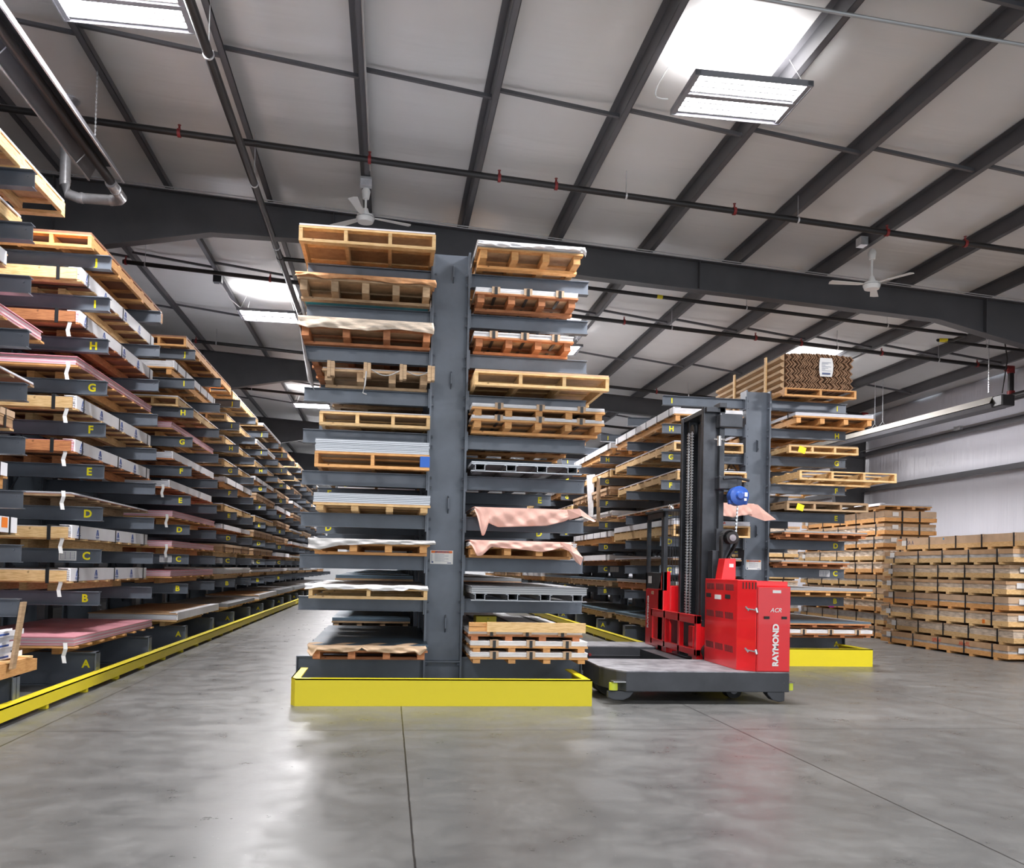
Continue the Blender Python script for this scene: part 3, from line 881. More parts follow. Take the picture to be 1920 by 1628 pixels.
rr = [
 (7, 6.34, 13.3, 1.34, dict(sh=.05, smat='white_sheets', wd='orange', n=4, rh=.09, wrap='plain', straps=3), 'white-edged bundle on orange runners'),
 (6, 6.24, 13.3, 1.18, dict(kind='frame', sh=.012, smat='plywood', wd='pine', n=4, rh=.07), 'thin pine pallet with a yellow tag'),
 (5, 6.28, 13.0, 1.62, dict(kind='frame', sh=.0, wd='pine', n=4, rh=.10), 'big empty pine pallet frame reaching beyond the arms'),
 (4, 6.22, 13.3, 1.38, dict(kind='frame', sh=.012, smat='plywood', wd='old', n=4, rh=.08), 'plywood sheets on an old pallet with a yellow tag'),
 (3, 6.14, 13.2, 1.40, dict(sh=.02, smat='grey_sheets', wd='red', n=5, rh=.05, layers=1), 'thin grey sheets on red blocks'),
 (2, 6.14, 13.3, 1.15, dict(sh=.02, smat='grey_sheets', wd='red', n=4, rh=.04, layers=1), 'thin teal grey sheets on low blocks'),
 (1, 6.14, 13.2, 1.50, dict(sh=.035, smat='grey_sheets', wd='orange', n=5, rh=.05, layers=2), 'grey sheets overhanging on orange blocks'),
 (0, 6.14, 13.1, 1.45, dict(sh=.05, smat='white_wrap', wd='red', n=4, rh=.035, lstraps=3), 'film-wrapped strapped bundle, lower of two'),
 (0, 6.14, 13.15, 1.45, dict(sh=.03, smat='blue_sheets', wd='red', n=4, rh=.035), 'thin blue-grey sheets, upper of two'),
]
for q, (lev, x0, y0, W, kw, desc) in enumerate(rr):
    p = dict(kind='runner', cross=True, n=4); p.update(kw)
    bb = bundle('sheet_bundle', '%s, level %s, right rack' % (desc, LET[lev]), GR2, x0, y0, zl(lev) + .001 + (.15 if q == 8 else 0), W, 3.2, cat='sheet bundle', **p)
    if lev in (6, 4):
        ob('yellow_tag', MB().box(-.06, .06, -.001, .001, -.05, .05), 'yellow_letter', bb, (.22, -.006, .05), (0, .3, 0))
for j in range(1, 6):
    for lev in range(7):
        if rnd.random() < .12: continue
        look = ['grey', 'frame', 'thin', 'brown', 'dark'][rnd.randrange(5)]
        put(look, 'level %s, %s along the right rack, wall side' % (LET[lev], ORD[j]), GR2, 6.16, 13.3 + 4.237 * j, lev, 1.25, 3.4, far=True)

# ================================================================== PAPER DRAPES, LOOSE PIECES
def drape(name, label, cat, mat, x0, x1, yf, z, yback, lows, group=None, side=None, th=.003):
    """sheet of paper lying on top from yback to yf, then hanging down in front; lows = [(fraction, drop)]"""
    def low(u):
        for (a, da), (b_, db) in zip(lows[:-1], lows[1:]):
            if a <= u <= b_: return da + (db - da) * (u - a) / (b_ - a)
        return lows[-1][1]
    def fn(u, v):
        x = x0 + (x1 - x0) * u
        if v < .3: return (x, yback + (yf - yback) * v / .3, z + .006 * math.sin(u * 23 + v * 9))
        s = (v - .3) / .7; d = low(u)
        tri = lambda t: abs((t % 2) - 1) * 2 - 1
        return (x + .008 * math.sin(s * 3 + u * 12), yf - .006 - .012 * math.sin(s * 2.5) - .016 * tri(u * 5.3 + s * 1.7) * s - .009 * tri(u * 13.1 - s * 2.2) * s, z - d * s)
    o = ob(name, MB().grid(fn, 60, 20), mat, smooth=True)
    sm_ = o.modifiers.new('solid', 'SOLIDIFY'); sm_.thickness = th
    return tag(o, label, cat, group)
zD, zC = zl(3), zl(2)
drape('paper_cover', 'peach paper drape hanging over the level D sheets, upper of two on the centre rack', 'paper cover', 'peach_paper', .88, 1.98, 9.37, 1.998, 10.4,
      [(0, .03), (.04, .12), (.08, .30), (.11, .31), (.15, .17), (.24, .21), (.42, .20), (.72, .18), (.88, .13), (1, .06)])
drape('paper_cover', 'peach paper drape hanging over the level C bundle, lower of two on the centre rack', 'paper cover', 'peach_paper', .83, 1.93, 9.32, 1.645, 10.4,
      [(0, .03), (.04, .08), (.08, .17), (.13, .17), (.22, .07), (.48, .09), (.72, .11), (.92, .06), (1, .05)])
def flap(label, pts, mat, cat='paper flap', th=.003):
    def fn(u, v):
        a = Vector(pts[0]).lerp(Vector(pts[1]), u); c = Vector(pts[3]).lerp(Vector(pts[2]), u)
        p = a.lerp(c, v); p.y += .015 * math.sin(v * 6 + u * 4); p.z += .008 * math.sin(v * 9 + u * 2); return p
    o = ob('paper_flap', MB().grid(fn, 8, 14), mat, smooth=True)
    sm_ = o.modifiers.new('solid', 'SOLIDIFY'); sm_.thickness = th
    return tag(o, label, cat)
def pflap(label, pts, y):
    m_ = MB(); n = len(pts); c_ = sum(p[0] for p in pts) / n; m_.v = [(p[0], y - .02 * math.sin(i * 2.3) - .05 * (p[0] - pts[0][0]), p[1]) for i, p in enumerate(pts)] + [(c_, y - .03, sum(p[1] for p in pts) / n)]
    m_.f = [(i, (i + 1) % n, n) for i in range(n)]
    o = ob('paper_flap', m_, 'peach_paper'); q = o.modifiers.new('solid', 'SOLIDIFY'); q.thickness = .003
    return tag(o, label, 'paper flap')
pflap('pointed peach paper corner sticking out right of the upper drape', [(1.88, 2.0), (2.01, 2.01), (2.20, 1.88), (2.17, 1.868), (2.04, 1.94), (1.91, 1.89)], 9.345)
pflap('peach paper strip curling down at the right end of the lower drape', [(1.80, 1.645), (1.91, 1.62), (1.99, 1.56), (2.05, 1.48), (2.03, 1.40), (1.98, 1.44), (1.89, 1.56), (1.82, 1.58)], 9.30)
zE = zl(4)
drape('paper_cover', 'peach paper drape over the level E sheets right of the blue reel', 'paper cover', 'peach_paper', 4.85, 5.62, 13.17, 2.447, 14.4,
      [(0, .22), (.3, .20), (.55, .23), (.75, .19), (.9, .18), (1, .19)])
pflap('pointed peach paper corner crossing the right rack upright', [(5.56, 2.445), (5.66, 2.43), (5.80, 2.33), (5.96, 2.205), (5.78, 2.18), (5.54, 2.26)], 13.15)
drape('film_cover', 'drooping grey film edge over the level C sheets, left side, centre rack', 'film cover', 'grey_film', -.83, .47, 9.27, zC + .16, 9.9,
      [(0, .10), (.1, .12), (.25, .07), (.5, .05), (.8, .045), (1, .04)])
drape('paper_cover', 'brown paper hanging in front of the dark blue sheets, level A, centre rack', 'paper cover', 'kraft_light', -.80, .40, 9.21, zl(0) + .175, 9.5,
      [(0, .06), (.04, .12), (.08, .05), (.3, .07), (.42, .05), (.45, .02), (.5, .06), (.75, .075), (.9, .06), (.94, .10), (1, .04)])
drape('film_cover', 'torn white film edge over the level B sheets, left side, centre rack', 'film cover', 'white_wrap', -.84, .40, 9.17, zl(1) + .145, 9.4,
      [(0, .05), (.15, .03), (.2, .05), (.5, .035), (.55, .06), (.7, .05), (.8, .05), (.85, .03), (1, .05)])
drape('paper_cover', 'torn orange brown paper on the level I bundle, left side, centre rack', 'paper cover', 'torn_paper', -1.05, .42, 9.42, zl(8) + .205, 9.8,
      [(0, .05), (.1, .03), (.2, .06), (.4, .035), (.6, .05), (.75, .07), (.9, .05), (1, .08)])
drape('film_cover', 'brown paper and clear film over the level H bundle, centre rack', 'film cover', 'clear_wrap', -1.02, .41, 9.50, zl(7) + .222, 10.2,
      [(0, .10), (.08, .13), (.2, .11), (.5, .13), (.7, .09), (1, .12)])
drape('film_cover', 'wrinkled white film on the top right bundle of the centre rack', 'film cover', 'white_wrap', .85, 2.03, 9.38, zl(9) + .20, 10.3,
      [(0, .04), (.2, .06), (.5, .05), (.8, .04), (.97, .05), (1, .10)])
# long loose white film along the left of the level G and H bundles
flap('torn white film hanging down the left side of level H and G bundles, centre rack', [(-1.02, 9.6, zl(7) + .2), (-1.02, 10.2, zl(7) + .2), (-.86, 9.9, zl(6) - .02), (-.90, 9.55, zl(6) + .0)], 'white_wrap')
# thin strip coloured as the teal shade under the level I bundle
tag(ob('teal_shade', MB().box(-.98, .36, 9.80, 9.98, zl(8) + .0002, zl(8) + .0009).box(-.98, .36, 9.802, 9.806, zl(8) + .001, zl(8) + .03), 'teal_shade'), 'dark teal strip standing in for shade under the level I bundle, centre rack', 'film')
# blue tape on the pallet corner
ob('blue_tape', MB().box(1.10, 1.202, -.004, .12, .03, .145), 'tape_blue', CLB[4])
# double wooden blocks, level G left
for i, x in enumerate((-.70, -.32, .06, .36)):
    tag(ob('wood_block', MB().box(x, x + .035, 9.50, 9.60, zl(6) + .05, zl(6) + .22).box(x + .038, x + .075, 9.50, 9.60, zl(6) + .06, zl(6) + .215), 'old_wood'),
        'pair of upright wooden blocks, %s from the left on the level G bundle, centre rack' % ORD[i].replace('nearest', 'first'), 'wood block', 'wooden blocks at level G')
def hang(label, x0, x1, z0, sag, y):
    pts = [(x0 + (x1 - x0) * k / 10, y, z0 - sag * math.sin(PI * k / 10)) for k in range(11)]
    return tag(ob('plastic_strap', MB().tube(pts, .006, 6), 'wire_grey', smooth=True), label, 'strap')
hang('grey plastic strap sagging between the second and third wooden blocks, level G', -.24, .06, zl(6) + .15, .06, 9.52)
hang('grey plastic strap sagging between the third and fourth wooden blocks, level G', .14, .36, zl(6) + .15, .04, 9.52)
tag(ob('plastic_strap', MB().tube([(-.29, 9.49, zl(6) + .12), (-.30, 9.47, zl(6) - .03), (-.32, 9.45, zl(6) - .12), (-.28, 9.45, zl(6) - .135)], .008, 6), 'wire_grey', smooth=True), 'loose strap end hanging below the level G bundle of the centre rack', 'strap')
# planks on the bottom right stack
zz = zl(0) + .001 + .232 + .045 + .018 + .035
tag(ob('timber_plank', MB().box(1.02, 2.06, 9.12, 9.16, zz + .004, zz + .105), 'pine'), 'pale timber plank on edge, sticking out right of the bottom stack on the centre rack', 'plank')
tag(ob('timber_plank', MB().box(.84, 1.02, 9.16, 9.24, zz + .055, zz + .095), 'orange_wood'), 'short timber offcut, upper of two, left of the pale plank', 'plank')
tag(ob('timber_plank', MB().box(.84, 1.02, 9.16, 9.24, zz + .004, zz + .05), 'orange_wood'), 'short timber offcut, lower of two, left of the pale plank', 'plank')
tag(ob('fibre_board', MB().prism([(.9, 9.9), (1.9, 9.5), (1.95, 10.3), (1.0, 10.6)], 'z', zz + .002, zz + .012), 'brown_board'), 'dark broken fibre board on top of the bottom right stack of the centre rack', 'board')
tag(ob('yellow_box', MB().box(1.02, 1.26, 10.3, 10.6, zz + .012, zz + .10), 'yellow_paint'), 'small yellow box behind the planks at the foot of the centre rack', 'box')
# hanging kraft strips of the right rack (x~1110)
flap('long strip of white film hanging from level G, aisle side, right rack', [(4.38, 19.6, 3.50), (4.52, 19.4, 3.50), (4.50, 19.4, 2.50), (4.44, 19.6, 2.50)], 'white_wrap')
flap('brown paper strip hanging from level G to E, aisle side, right rack', [(4.40, 18.7, 3.38), (4.49, 18.65, 3.38), (4.48, 18.65, 2.40), (4.41, 18.7, 2.40)], 'kraft_light')
# bundle of white profiles at the very left front, with a leaning stick
t = thing('profile_bundle', 'stack of white channel profiles with blue print at the lower left corner', 'profile bundle', (-4.34, 5.1, Z_A + .341))
pw = .11
for r in range(5):
    for c in range(11 - r % 2):
        mb = MB(); 
        mb.prism([(0, 0), (.10, 0), (.10, .006), (.006, .006), (.006, .045), (0, .045)], 'y', 0, 3.2)
        mb.prism([(.094, .006), (.10, .006), (.10, .045), (.094, .045)], 'y', 0, 3.2)
        o = ob('profile', mb, 'white_card', t, (c * pw + (r % 2) * .05 - .02, rnd.uniform(-.05, .05), r * .047 - .198))
for r in (0, 2, 4):
    ob('printed_line', MB().box(.02, .2, 0, .0, 0, .0).box(1.1845, 1.1865, .4, 2.9, -.185 + r * .047, -.170 + r * .047), 'logo_blue', t)
ob('stake', MB().prism([(2.70, .075), (2.78, .075), (2.96, .62), (2.88, .62)], 'x', 1.27, 1.295), 'old_wood', t, (0, 0, -.34))
ob('pallet_board', MB().box(.0, 1.25, 0.1, 3.25, -.34 + .10, -.34 + .125).box(1.20, 1.25, .0, 3.35, -.34, -.34 + .10).box(.6, .65, .0, 3.35, -.34, -.34 + .10).box(.0, .05, .0, 3.35, -.34, -.34 + .10), 'orange_wood', t)
for c in range(8): ob('pallet_slat', MB().box(0, 1.27, .1 + c * .43, .19 + c * .43, -.34 + .125, -.34 + .14), 'pine', t)

# ================================================================== CARDBOARD PILE ON TOP OF THE RIGHT RACK
zI = zl(8)
bundle('pallet', 'low wooden pallet under the brown cardboard pile on top of the right rack', 'x', 6.18, 13.35, zI + .001, 1.22, 3.2, kind='frame', n=3, sh=0, wd='orange', rh=.085, cat='pallet')
cp = thing('cardboard_edge_stack', 'big pile of brown cardboard angle strips on top of the right rack', 'cardboard pile', (6.22, 13.4, zI + .135))
rc = random.Random(11)
zc = 0; row = 0
for row in range(5):
    mb = MB(); W_ = 1.12; z0 = row * .112; h = .108
    # zig-zag angle strips nested side by side
    n_ = 26
    for q in range(n_):
        x = W_ * q / n_ + (rc.uniform(-.01, .01)); dx = .045; zt_ = z0 + h + (.028 * math.sin(PI * q / n_) * row / 4) 
        mb.prism([(x - dx * .2, z0), (x + dx, (z0 + zt_) / 2), (x - dx * .2, zt_), (x - dx * .2 + .02, zt_), (x + dx + .022, (z0 + zt_) / 2), (x - dx * .2 + .02, z0)], 'y', rc.uniform(-.02, .02), 2.9 + rc.uniform(-.02, .02))
    ob('cardboard_layer', mb, 'cardboard', cp)
mb = MB()
for row in range(5):
    z0 = row * .112
    mb.prism([(-.015, z0), (-.075, z0 + .03), (-.075, z0 + .07), (-.015, z0 + .108), (-.008, z0 + .108), (-.008, z0)], 'y', .05, 2.9)
ob('side_wrap', mb, 'cardboard_face', cp)
o = ob('paper_label', MB().grid(lambda u, v: ((u - .5) * (.24 - .04 * abs(2 * v - 1) ** 2), -.006 - .01 * math.sin(v * PI), (v - .5) * .30), 6, 6), 'paper', cp, (.66, -.03, .36))
sm_ = o.modifiers.new('solid', 'SOLIDIFY'); sm_.thickness = .003
g = MB()
for k in range(7): g.box(-.08, .08 - .05 * (k % 3), -.022, -.020, .07 - k * .022, .075 - k * .022)
g.box(-.07, .07, -.018, -.0165, -.12, -.09)
ob('label_print', g, 'print_ink', o)
ob('binding_strip', MB().box(-.10, -.078, .55, .62, -.04, .62), 'pine', cp, (0, 0, 0), (0, .0, 0))
ob('binding_strip', MB().box(-.10, -.078, 1.9, 1.97, -.04, .62), 'pine', cp)

# ================================================================== CRATES AGAINST THE RIGHT WALL
def crate(label, group, x0, y0, z0, W, L, H, axis_straps, seed, film=.25, wd='pine', tagx=True, over=0):
    r_ = random.Random(seed)
    t = thing('wrapped_crate', label, 'crate', (x0, y0, z0), r_.uniform(-.006, .006), group)
    bz = .04
    m = 5
    mb = MB()
    for i in range(m + 1):
        y = .25 + (L - .6) * i / m; mb.box(.0, W, y, y + .09, 0, bz)
    ob('bearer', mb, WOODS[wd], t)
    bh = (H - bz) * .36
    ob('base_board', MB().box(0, .04, -.02, L + .02, bz, bz + bh).box(W - .04, W, -.02, L + .02, bz, bz + bh).box(.04, W - .04, 0, .04, bz, bz + bh).box(.04, W - .04, L - .04, L, bz, bz + bh), WOODS[wd], t)
    z1 = bz + bh; z2 = z1 + (H - z1) * film * 1.6; z3 = H - .006
    def side(u, v):
        a = u * 2 * (W + L); q = .012
        zz_ = z1 - .01 + (z2 - z1 + .02) * v
        if a < L: p = (q, L - a)
        elif a < L + W: p = (q + (a - L) * (1 - 2 * q / W), 0 + q)
        elif a < 2 * L + W: p = (W - q, a - L - W)
        else: p = (W - q - (a - 2 * L - W) * (1 - 2 * q / W), L - q)
        w_ = .007 * math.sin(a * 17 + v * 5 + seed) + .004 * math.sin(a * 41)
        return (p[0] + w_, p[1] + w_ * .6, zz_)
    ob('film_wrap', MB().grid(side, 180, 3), 'clear_wrap' if seed % 3 else 'grey_film', t, smooth=True)
    ob('core', MB().box(.03, W - .03, .03, L - .03, z1 - .01, z2 + .02), 'kraft', t)
    ob('paper_cap', MB().box(0, W, 0, L, z2, z3), 'kraft_light' if seed % 2 else 'kraft', t)
    ns = 5
    sb = cached(('cs', W, R4(H), R4(bz)), lambda: bmesh_('strap', MB().box(-.006, -.002, -.018, .018, bz, H).box(W + .002, W + .006, -.018, .018, bz, H).box(-.006, W + .006, -.018, .018, H - .005, H).box(-.006, W + .006, -.018, .018, bz - .004, bz), 'strap_black'))
    pb = cached(('cp', W, R4(H)), lambda: bmesh_('corner_pad', MB().box(-.0045, .04, -.034, .034, H - .0035, H - .001).box(-.0045, -.0005, -.034, .034, H - .05, H), 'kraft_light'))
    for i in range(ns):
        y = .35 + (L - .7) * i / (ns - 1) + r_.uniform(-.04, .04)
        link('strap', sb, None, t, (0, y, 0)); link('corner_pad', pb, None, t, (0, y, 0))
    for i in (1, 2):
        mb = MB().box(W * i / 3 - .018, W * i / 3 + .018, -.026, -.022, bz, H)
        ob('strap', mb, 'strap_black', t)
    if tagx:
        ob('paper_label', MB().box(-.009, -.0065, -.075, .075, -.05, .05), 'paper', t, (0, L - .28, H - .07 - .03 * (seed % 3)))
        ob('paper_label', MB().box(-.07, .07, -.03, -.027, -.045, .045), 'paper', t, (W * .2, 0, H - .08))
    return t
NS, NL = 8, 8
g1 = 'crates in the near stack by the right wall'
Hn = 2.13 / NS
for k in range(NS):
    wd = ['orange', 'pine', 'pine', 'orange', 'pine', 'pine', 'pine', 'pine'][k]
    t = crate('paper wrapped crate in the big near stack by the right wall, %s from the floor' % ['first', 'second', 'third', 'fourth', 'fifth', 'sixth', 'seventh', 'eighth'][k], g1,
              10.10 + [0, .02, -.02, .03, .0, .02, -.03, .08][k], 13.35 + [0, -.1, -.02, .03, .05, .0, -.15, -.35][k], k * Hn + .001, 1.22, 3.75, Hn - .001, 5, k, wd=wd, film=[.2, .5, .45, .15, .35, .35, .25, .0][k])
    if k == 0:
        link('red_marking', text_mesh('SPRW', .10, .0004, .002), 'marker_red', t, (-.001, 1.9, Hn - .07), FACE_MX)
        link('red_marking', text_mesh('AKRYL', .10, .0004, .002), 'marker_red', t, (-.001, 1.1, Hn - .07), FACE_MX)
    if k == 7:
        link('marking', text_mesh('ASA A', .11, .0004, .0), 'print_ink', t, (-.001, 3.3, Hn - .10), FACE_MX)
        ob('blue_dot', MB().tube([(-.003, 2.2, Hn - .05), (-.0045, 2.2, Hn - .05)], .018, 12), 'dot_blue', t)
        ob('orange_sticker', MB().box(-.003, -.001, 3.55, 3.68, Hn - .05, Hn - .03), 'orange_label', t)
    if k == 2:
        ob('red_sticker', MB().box(-.004, -.002, .55, .62, .06, .13), 'orange_label', t)
g2 = 'crates in the stack at the right edge'
for k in range(7):
    crate('brown wrapped crate in the stack at the right edge, %s from the floor' % ['first', 'second', 'third', 'fourth', 'fifth', 'sixth', 'topmost'][k], g2,
          10.32 + [0, .03, .0, .05, .02, .04, .0][k], 9.2, k * .29 + .001, 1.22, 3.7, .288, 5, k + 30, film=.4)
g3 = 'crates in the tall middle stack by the right wall'
Hm = 2.80 / 10
for k in range(10):
    wd = ['orange', 'pine', 'orange', 'pine', 'pine', 'orange', 'pine', 'orange', 'orange', 'orange'][k]
    t = crate('brown wrapped crate in the tall stack behind the near one, %s from the floor' % ['first', 'second', 'third', 'fourth', 'fifth', 'sixth', 'seventh', 'eighth', 'ninth', 'tenth'][k], g3,
              10.60 + [0, .02, .0, .05, .03, -.02, 0, -.02, .02, .03][k], 17.92 + [0, .02, 0, -.03, 0, .02, .05, .0, .02, .03][k], k * Hm + .001, 1.22, 3.9, Hm - .001, 5, k + 50, wd=wd, film=[.3, .55, .5, .1, .2, .45, .5, .35, .35, .1][k])
    if k == 2: ob('pink_mark', MB().box(-.008, -.004, 2.1, 2.35, .03, .25), 'magenta', t)
bundle('sheet_bundle', 'white-edged sheet bundle lying on top of the tall middle crate stack', 'x', 10.55, 17.95, 2.802, 1.2, 3.7, kind='runner', n=4, rh=.05, sh=.03, wrap='plain', tip=-1, wd='orange', cat='sheet bundle')
g4 = 'crates in the far stack by the right wall'
for k in range(9):
    crate('brown wrapped crate in the far stack behind the right rack, %s from the floor' % ['first', 'second', 'third', 'fourth', 'fifth', 'sixth', 'seventh', 'eighth', 'ninth'][k], g4,
          9.9 + .02 * (k % 3), 23.3, k * .30 + .001, 1.35, 3.7, .298, 5, k + 80, wd=['pine', 'orange'][k % 2], film=.4)

# ================================================================== LIFT TRUCK
ft = thing('reach_truck', 'red and black four-way reach truck with a tall mast between the racks', 'lift truck', (0, 0, 0))
def fo(name, mb, mat, parent=None, **k): return ob(name, mb, mat, parent or ft, **k)
# front outrigger deck
DZ = .335
out = [(2.24, 10.02), (2.24, 9.22), (2.38, 8.98 - .10), (2.44, 8.80), (4.16, 8.78), (4.16, 10.02)]
out = [(2.24, 10.02), (2.24, 9.24), (2.34, 8.90), (2.42, 8.80), (4.16, 8.78), (4.16, 10.02)]
body = MB().prism(out, 'z', .125, DZ - .012)
body.prism([(2.24, .125), (2.24, .06), (2.30, .035), (2.40, .03), (2.47, .06), (2.52, .125)], 'y', 8.84, 8.90)
body.prism([(3.93, .21), (3.93, .10), (3.99, .04), (4.06, .02), (4.12, .03), (4.12, .21)], 'y', 8.80, 8.92)
fo('front_outrigger', body, 'truck_black', bevel=.008)
fo('deck_plate', MB().prism(out, 'z', DZ - .012, DZ), 'truck_deck')
out2 = [(2.56, 11.70), (3.80, 11.70), (3.80, 12.45), (2.56, 12.45)]
fo('rear_outrigger', MB().prism(out2, 'z', .12, DZ - .012).box(2.56, 3.72, 11.68, 11.70, .20, .215), 'truck_black', bevel=.006)
fo('deck_plate', MB().prism(out2, 'z', DZ - .012, DZ), 'truck_deck')
fo('guide_roller', MB().tube([(2.70, 11.66, .22), (2.70, 11.70, .22)], .02, 10), 'fitting_red')
fo('bumper_plate', MB().box(2.27, 2.40, 8.74, 8.86, .225, .235), 'chrome')
for x, y in ((2.29, 8.82), (4.19, 8.86)):
    fo('corner_roller', MB().tube([(x, y, .14), (x, y, .215)], .045, 16), 'lens_green', smooth=True)
fo('bumper_plate', MB().prism([(4.10, 8.78), (4.24, 8.82), (4.22, 8.92), (4.10, 8.94)], 'z', .218, .226), 'chrome')
for (x, y, r) in ((2.40, 9.45, .155), (2.40, 9.75, .155), (3.72, 9.25, .09), (2.75, 12.1, .15), (4.0, 12.2, .15)):
    wh = fo('wheel', MB().tube([(x, y - .07, r + .002), (x, y + .07, r + .002)], r, 24), 'rubber', smooth=True)
    ob('hub', MB().tube([(x, y - .074, r), (x, y - .065, r)], r * .45, 16), 'truck_deck', wh)
fo('cross_frame', MB().box(3.4, 4.15, 9.95, 11.75, .08, .30), 'truck_black')
# main red body, front right
prof = [(3.65, 9.92), (3.65, 8.96), (3.80, 8.80), (4.16, 8.79), (4.16, 9.92)]
fo('red_housing', MB().prism([(3.65, 9.92), (3.65, 8.96), (3.80, 8.80), (3.80, 9.92)], 'z', DZ, 1.285).prism([(3.806, 9.92), (3.806, 8.80), (4.16, 8.785), (4.16, 9.92)], 'z', DZ, 1.222), 'truck_red', bevel=.006)
fo('top_cover', MB().prism([(3.812, 9.9), (3.812, 8.84), (4.15, 8.83), (4.15, 9.9)], 'z', 1.224, 1.275), 'truck_red', bevel=.004)
fo('door_panel', MB().prism([(3.812, 8.797), (4.155, 8.783), (4.155, 8.773), (3.812, 8.787)], 'z', DZ + .01, 1.215), 'truck_red', bevel=.002)
vt = MB()
for zz_ in (1.20, .895, .54):
    for gph in range(3):
        for k in range(9):
            y = 9.86 - gph * .285 - k * .026
            vt.prism([(y, zz_ + .035), (y - .009, zz_ + .035), (y - .022, zz_ - .035), (y - .013, zz_ - .035)], 'x', 3.647, 3.652)
for k in range(12):
    x = 3.69 + k * .024; y = 8.915 - (x - 3.69) * 1.06
    if x < 3.79: vt.prism([(x, y + .0), (x + .008, y - .009), (x + .008, y - .001), (x, y + .008)], 'z', 1.19, 1.262)
fo('vent_slots', vt, 'rubber')
hd = MB()
for y in (9.80, 9.22): hd.box(3.644, 3.65, y - .07, y + .07, 1.075, 1.12)
fo('recess_handle', hd, 'rubber')
hd = MB()
for x in (3.90, 4.09): hd.box(x - .028, x + .028, 8.768, 8.782, .885, .912)
fo('recess_handle', hd, 'rubber')
for z in (.985, .555):
    fo('latch', MB().tube([(3.72, 8.84, z), (3.79, 8.772, z - .012)], .008, 8).tube([(3.785, 8.778, z + .012), (3.795, 8.768, z - .035)], .014, 8).tube([(3.705, 8.86, z + .02), (3.73, 8.83, z - .02)], .011, 8), 'chrome', smooth=True)
fo('sticker', MB().box(3.96, 4.05, 8.769, 8.776, 1.155, 1.185), 'sign_white')
fo('sticker', MB().box(3.644, 3.652, 9.42, 9.60, 1.06, 1.11), 'sign_white')
link('maker_lettering', text_mesh('RAYMOND', .088, .0012, .004), 'sign_white', ft, (4.0, 8.769, .615), (PI / 2, -PI / 2, 0))
link('model_lettering', text_mesh('ACR', .062, .0012, .0005, .3), 'sign_white', ft, (3.995, 8.7705, .975), FRONT)
# sloping red box on top behind the mast
fo('red_console', MB().prism([(3.76, 1.28), (3.93, 1.28), (3.93, 1.52), (3.80, 1.52)], 'y', 9.70, 9.9), 'truck_red', bevel=.006)
fo('sticker', MB().box(3.85, 3.90, 9.694, 9.698, 1.42, 1.46), 'sign_white')
# cab
CX0, CX1, CY0, CY1 = 3.62, 4.30, 11.42, 12.22
fo('cab_body', MB().box(CX0, CX1, CY0 + .02, CY1, .30, 1.12).prism([(CY0 + .0, .30), (CY0 + .0, 1.36), (CY0 + .06, 1.36), (CY0 + .22, 1.12), (CY0 + .22, .30)], 'x', CX0, CX0 + .10).box(CX0 + .10, CX1, CY0 + .0, CY0 + .02, .30, 1.17), 'truck_red', bevel=.01)
fr = MB()
for (x, y) in ((CX0, CY0), (CX0, CY1 - .05), (CX1 - .05, CY0), (CX1 - .05, CY1 - .05)): fr.box(x, x + .055, y, y + .05, 1.1, 2.18)
fr.box(CX0 - .03, CX1, CY0 - .03, CY1, 2.16, 2.19)
fr.box(CX0, CX0 + .02, CY0 + .1, CY1, 1.12, 1.34); fr.box(CX0, CX0 + .02, CY0, CY1, 2.08, 2.16); fr.box(CX0, CX0 + .02, CY0 + .06, CY0 + .12, 1.3, 2.1)
fo('cab_frame', fr, 'mast_steel', bevel=.004)
fo('window_pane', MB().box(CX0 + .006, CX0 + .012, CY0 + .10, CY1 - .05, 1.34, 2.08), 'glass')
gm = MB()
for k in range(8): gm.box(CX0 + .05, CX1 - .05, CY0 + .02, CY0 + .026, 1.17 + k * .125, 1.176 + k * .125)
for k in range(16): gm.box(CX0 + .055 + k * .037, CX0 + .060 + k * .037, CY0 + .02, CY0 + .026, 1.15, 2.16)
fo('wire_guard', gm, 'truck_black')
fo('sticker', MB().box(CX0 - .003, CX0 - .001, 11.95, 12.10, 1.19, 1.29), 'sign_white')
fo('beacon', MB().tube([(3.80, 11.7, 2.19), (3.80, 11.7, 2.25), (3.80, 11.7, 2.27)], [.045, .04, .02], 14), 'chrome', smooth=True)
link('maker_lettering', text_mesh('RAYMOND', .090, .0012, .004), 'sign_white', ft, (CX0 - .001, 12.10, .79), (PI / 2, -PI / 2, -PI / 2))
link('model_lettering', text_mesh('ACR', .06, .0012, .002, .2), 'kraft_light', ft, (CX0 - .001, 11.90, 1.06), FACE_MX)
# mast: four channel rails, cross members, cylinders, chains
MT = 3.36
def rail(x, y, d, w, z0, z1, s):
    mb = MB()
    mb.box(x, x + d, y - .008, y + .008, z0, z1)
    mb.box(x, x + .015, y - (w if s < 0 else 0), y + (w if s > 0 else 0), z0, z1)
    mb.box(x + d - .015, x + d, y - (w if s < 0 else 0), y + (w if s > 0 else 0), z0, z1)
    return mb
fo('mast_rail', rail(3.75, 11.18, .20, .07, .06, MT, -1), 'mast_steel', bevel=.003)
fo('mast_rail', rail(3.75, 10.34, .20, .07, .06, MT + .02, 1), 'mast_steel', bevel=.003)
fo('mast_rail', rail(3.80, 11.07, .16, .06, .10, MT - .03, -1), 'mast_steel', bevel=.003)
fo('mast_rail', rail(3.80, 10.46, .16, .06, .10, MT - .02, 1), 'mast_steel', bevel=.003)
fo('mast_rail', MB().box(3.93, 3.99, 10.26, 10.33, .1, MT + .02), 'mast_steel')
fo('lift_cylinder', MB().tube([(3.85, 10.68, .2), (3.85, 10.68, MT - .15)], .04, 14), 'truck_black', smooth=True)
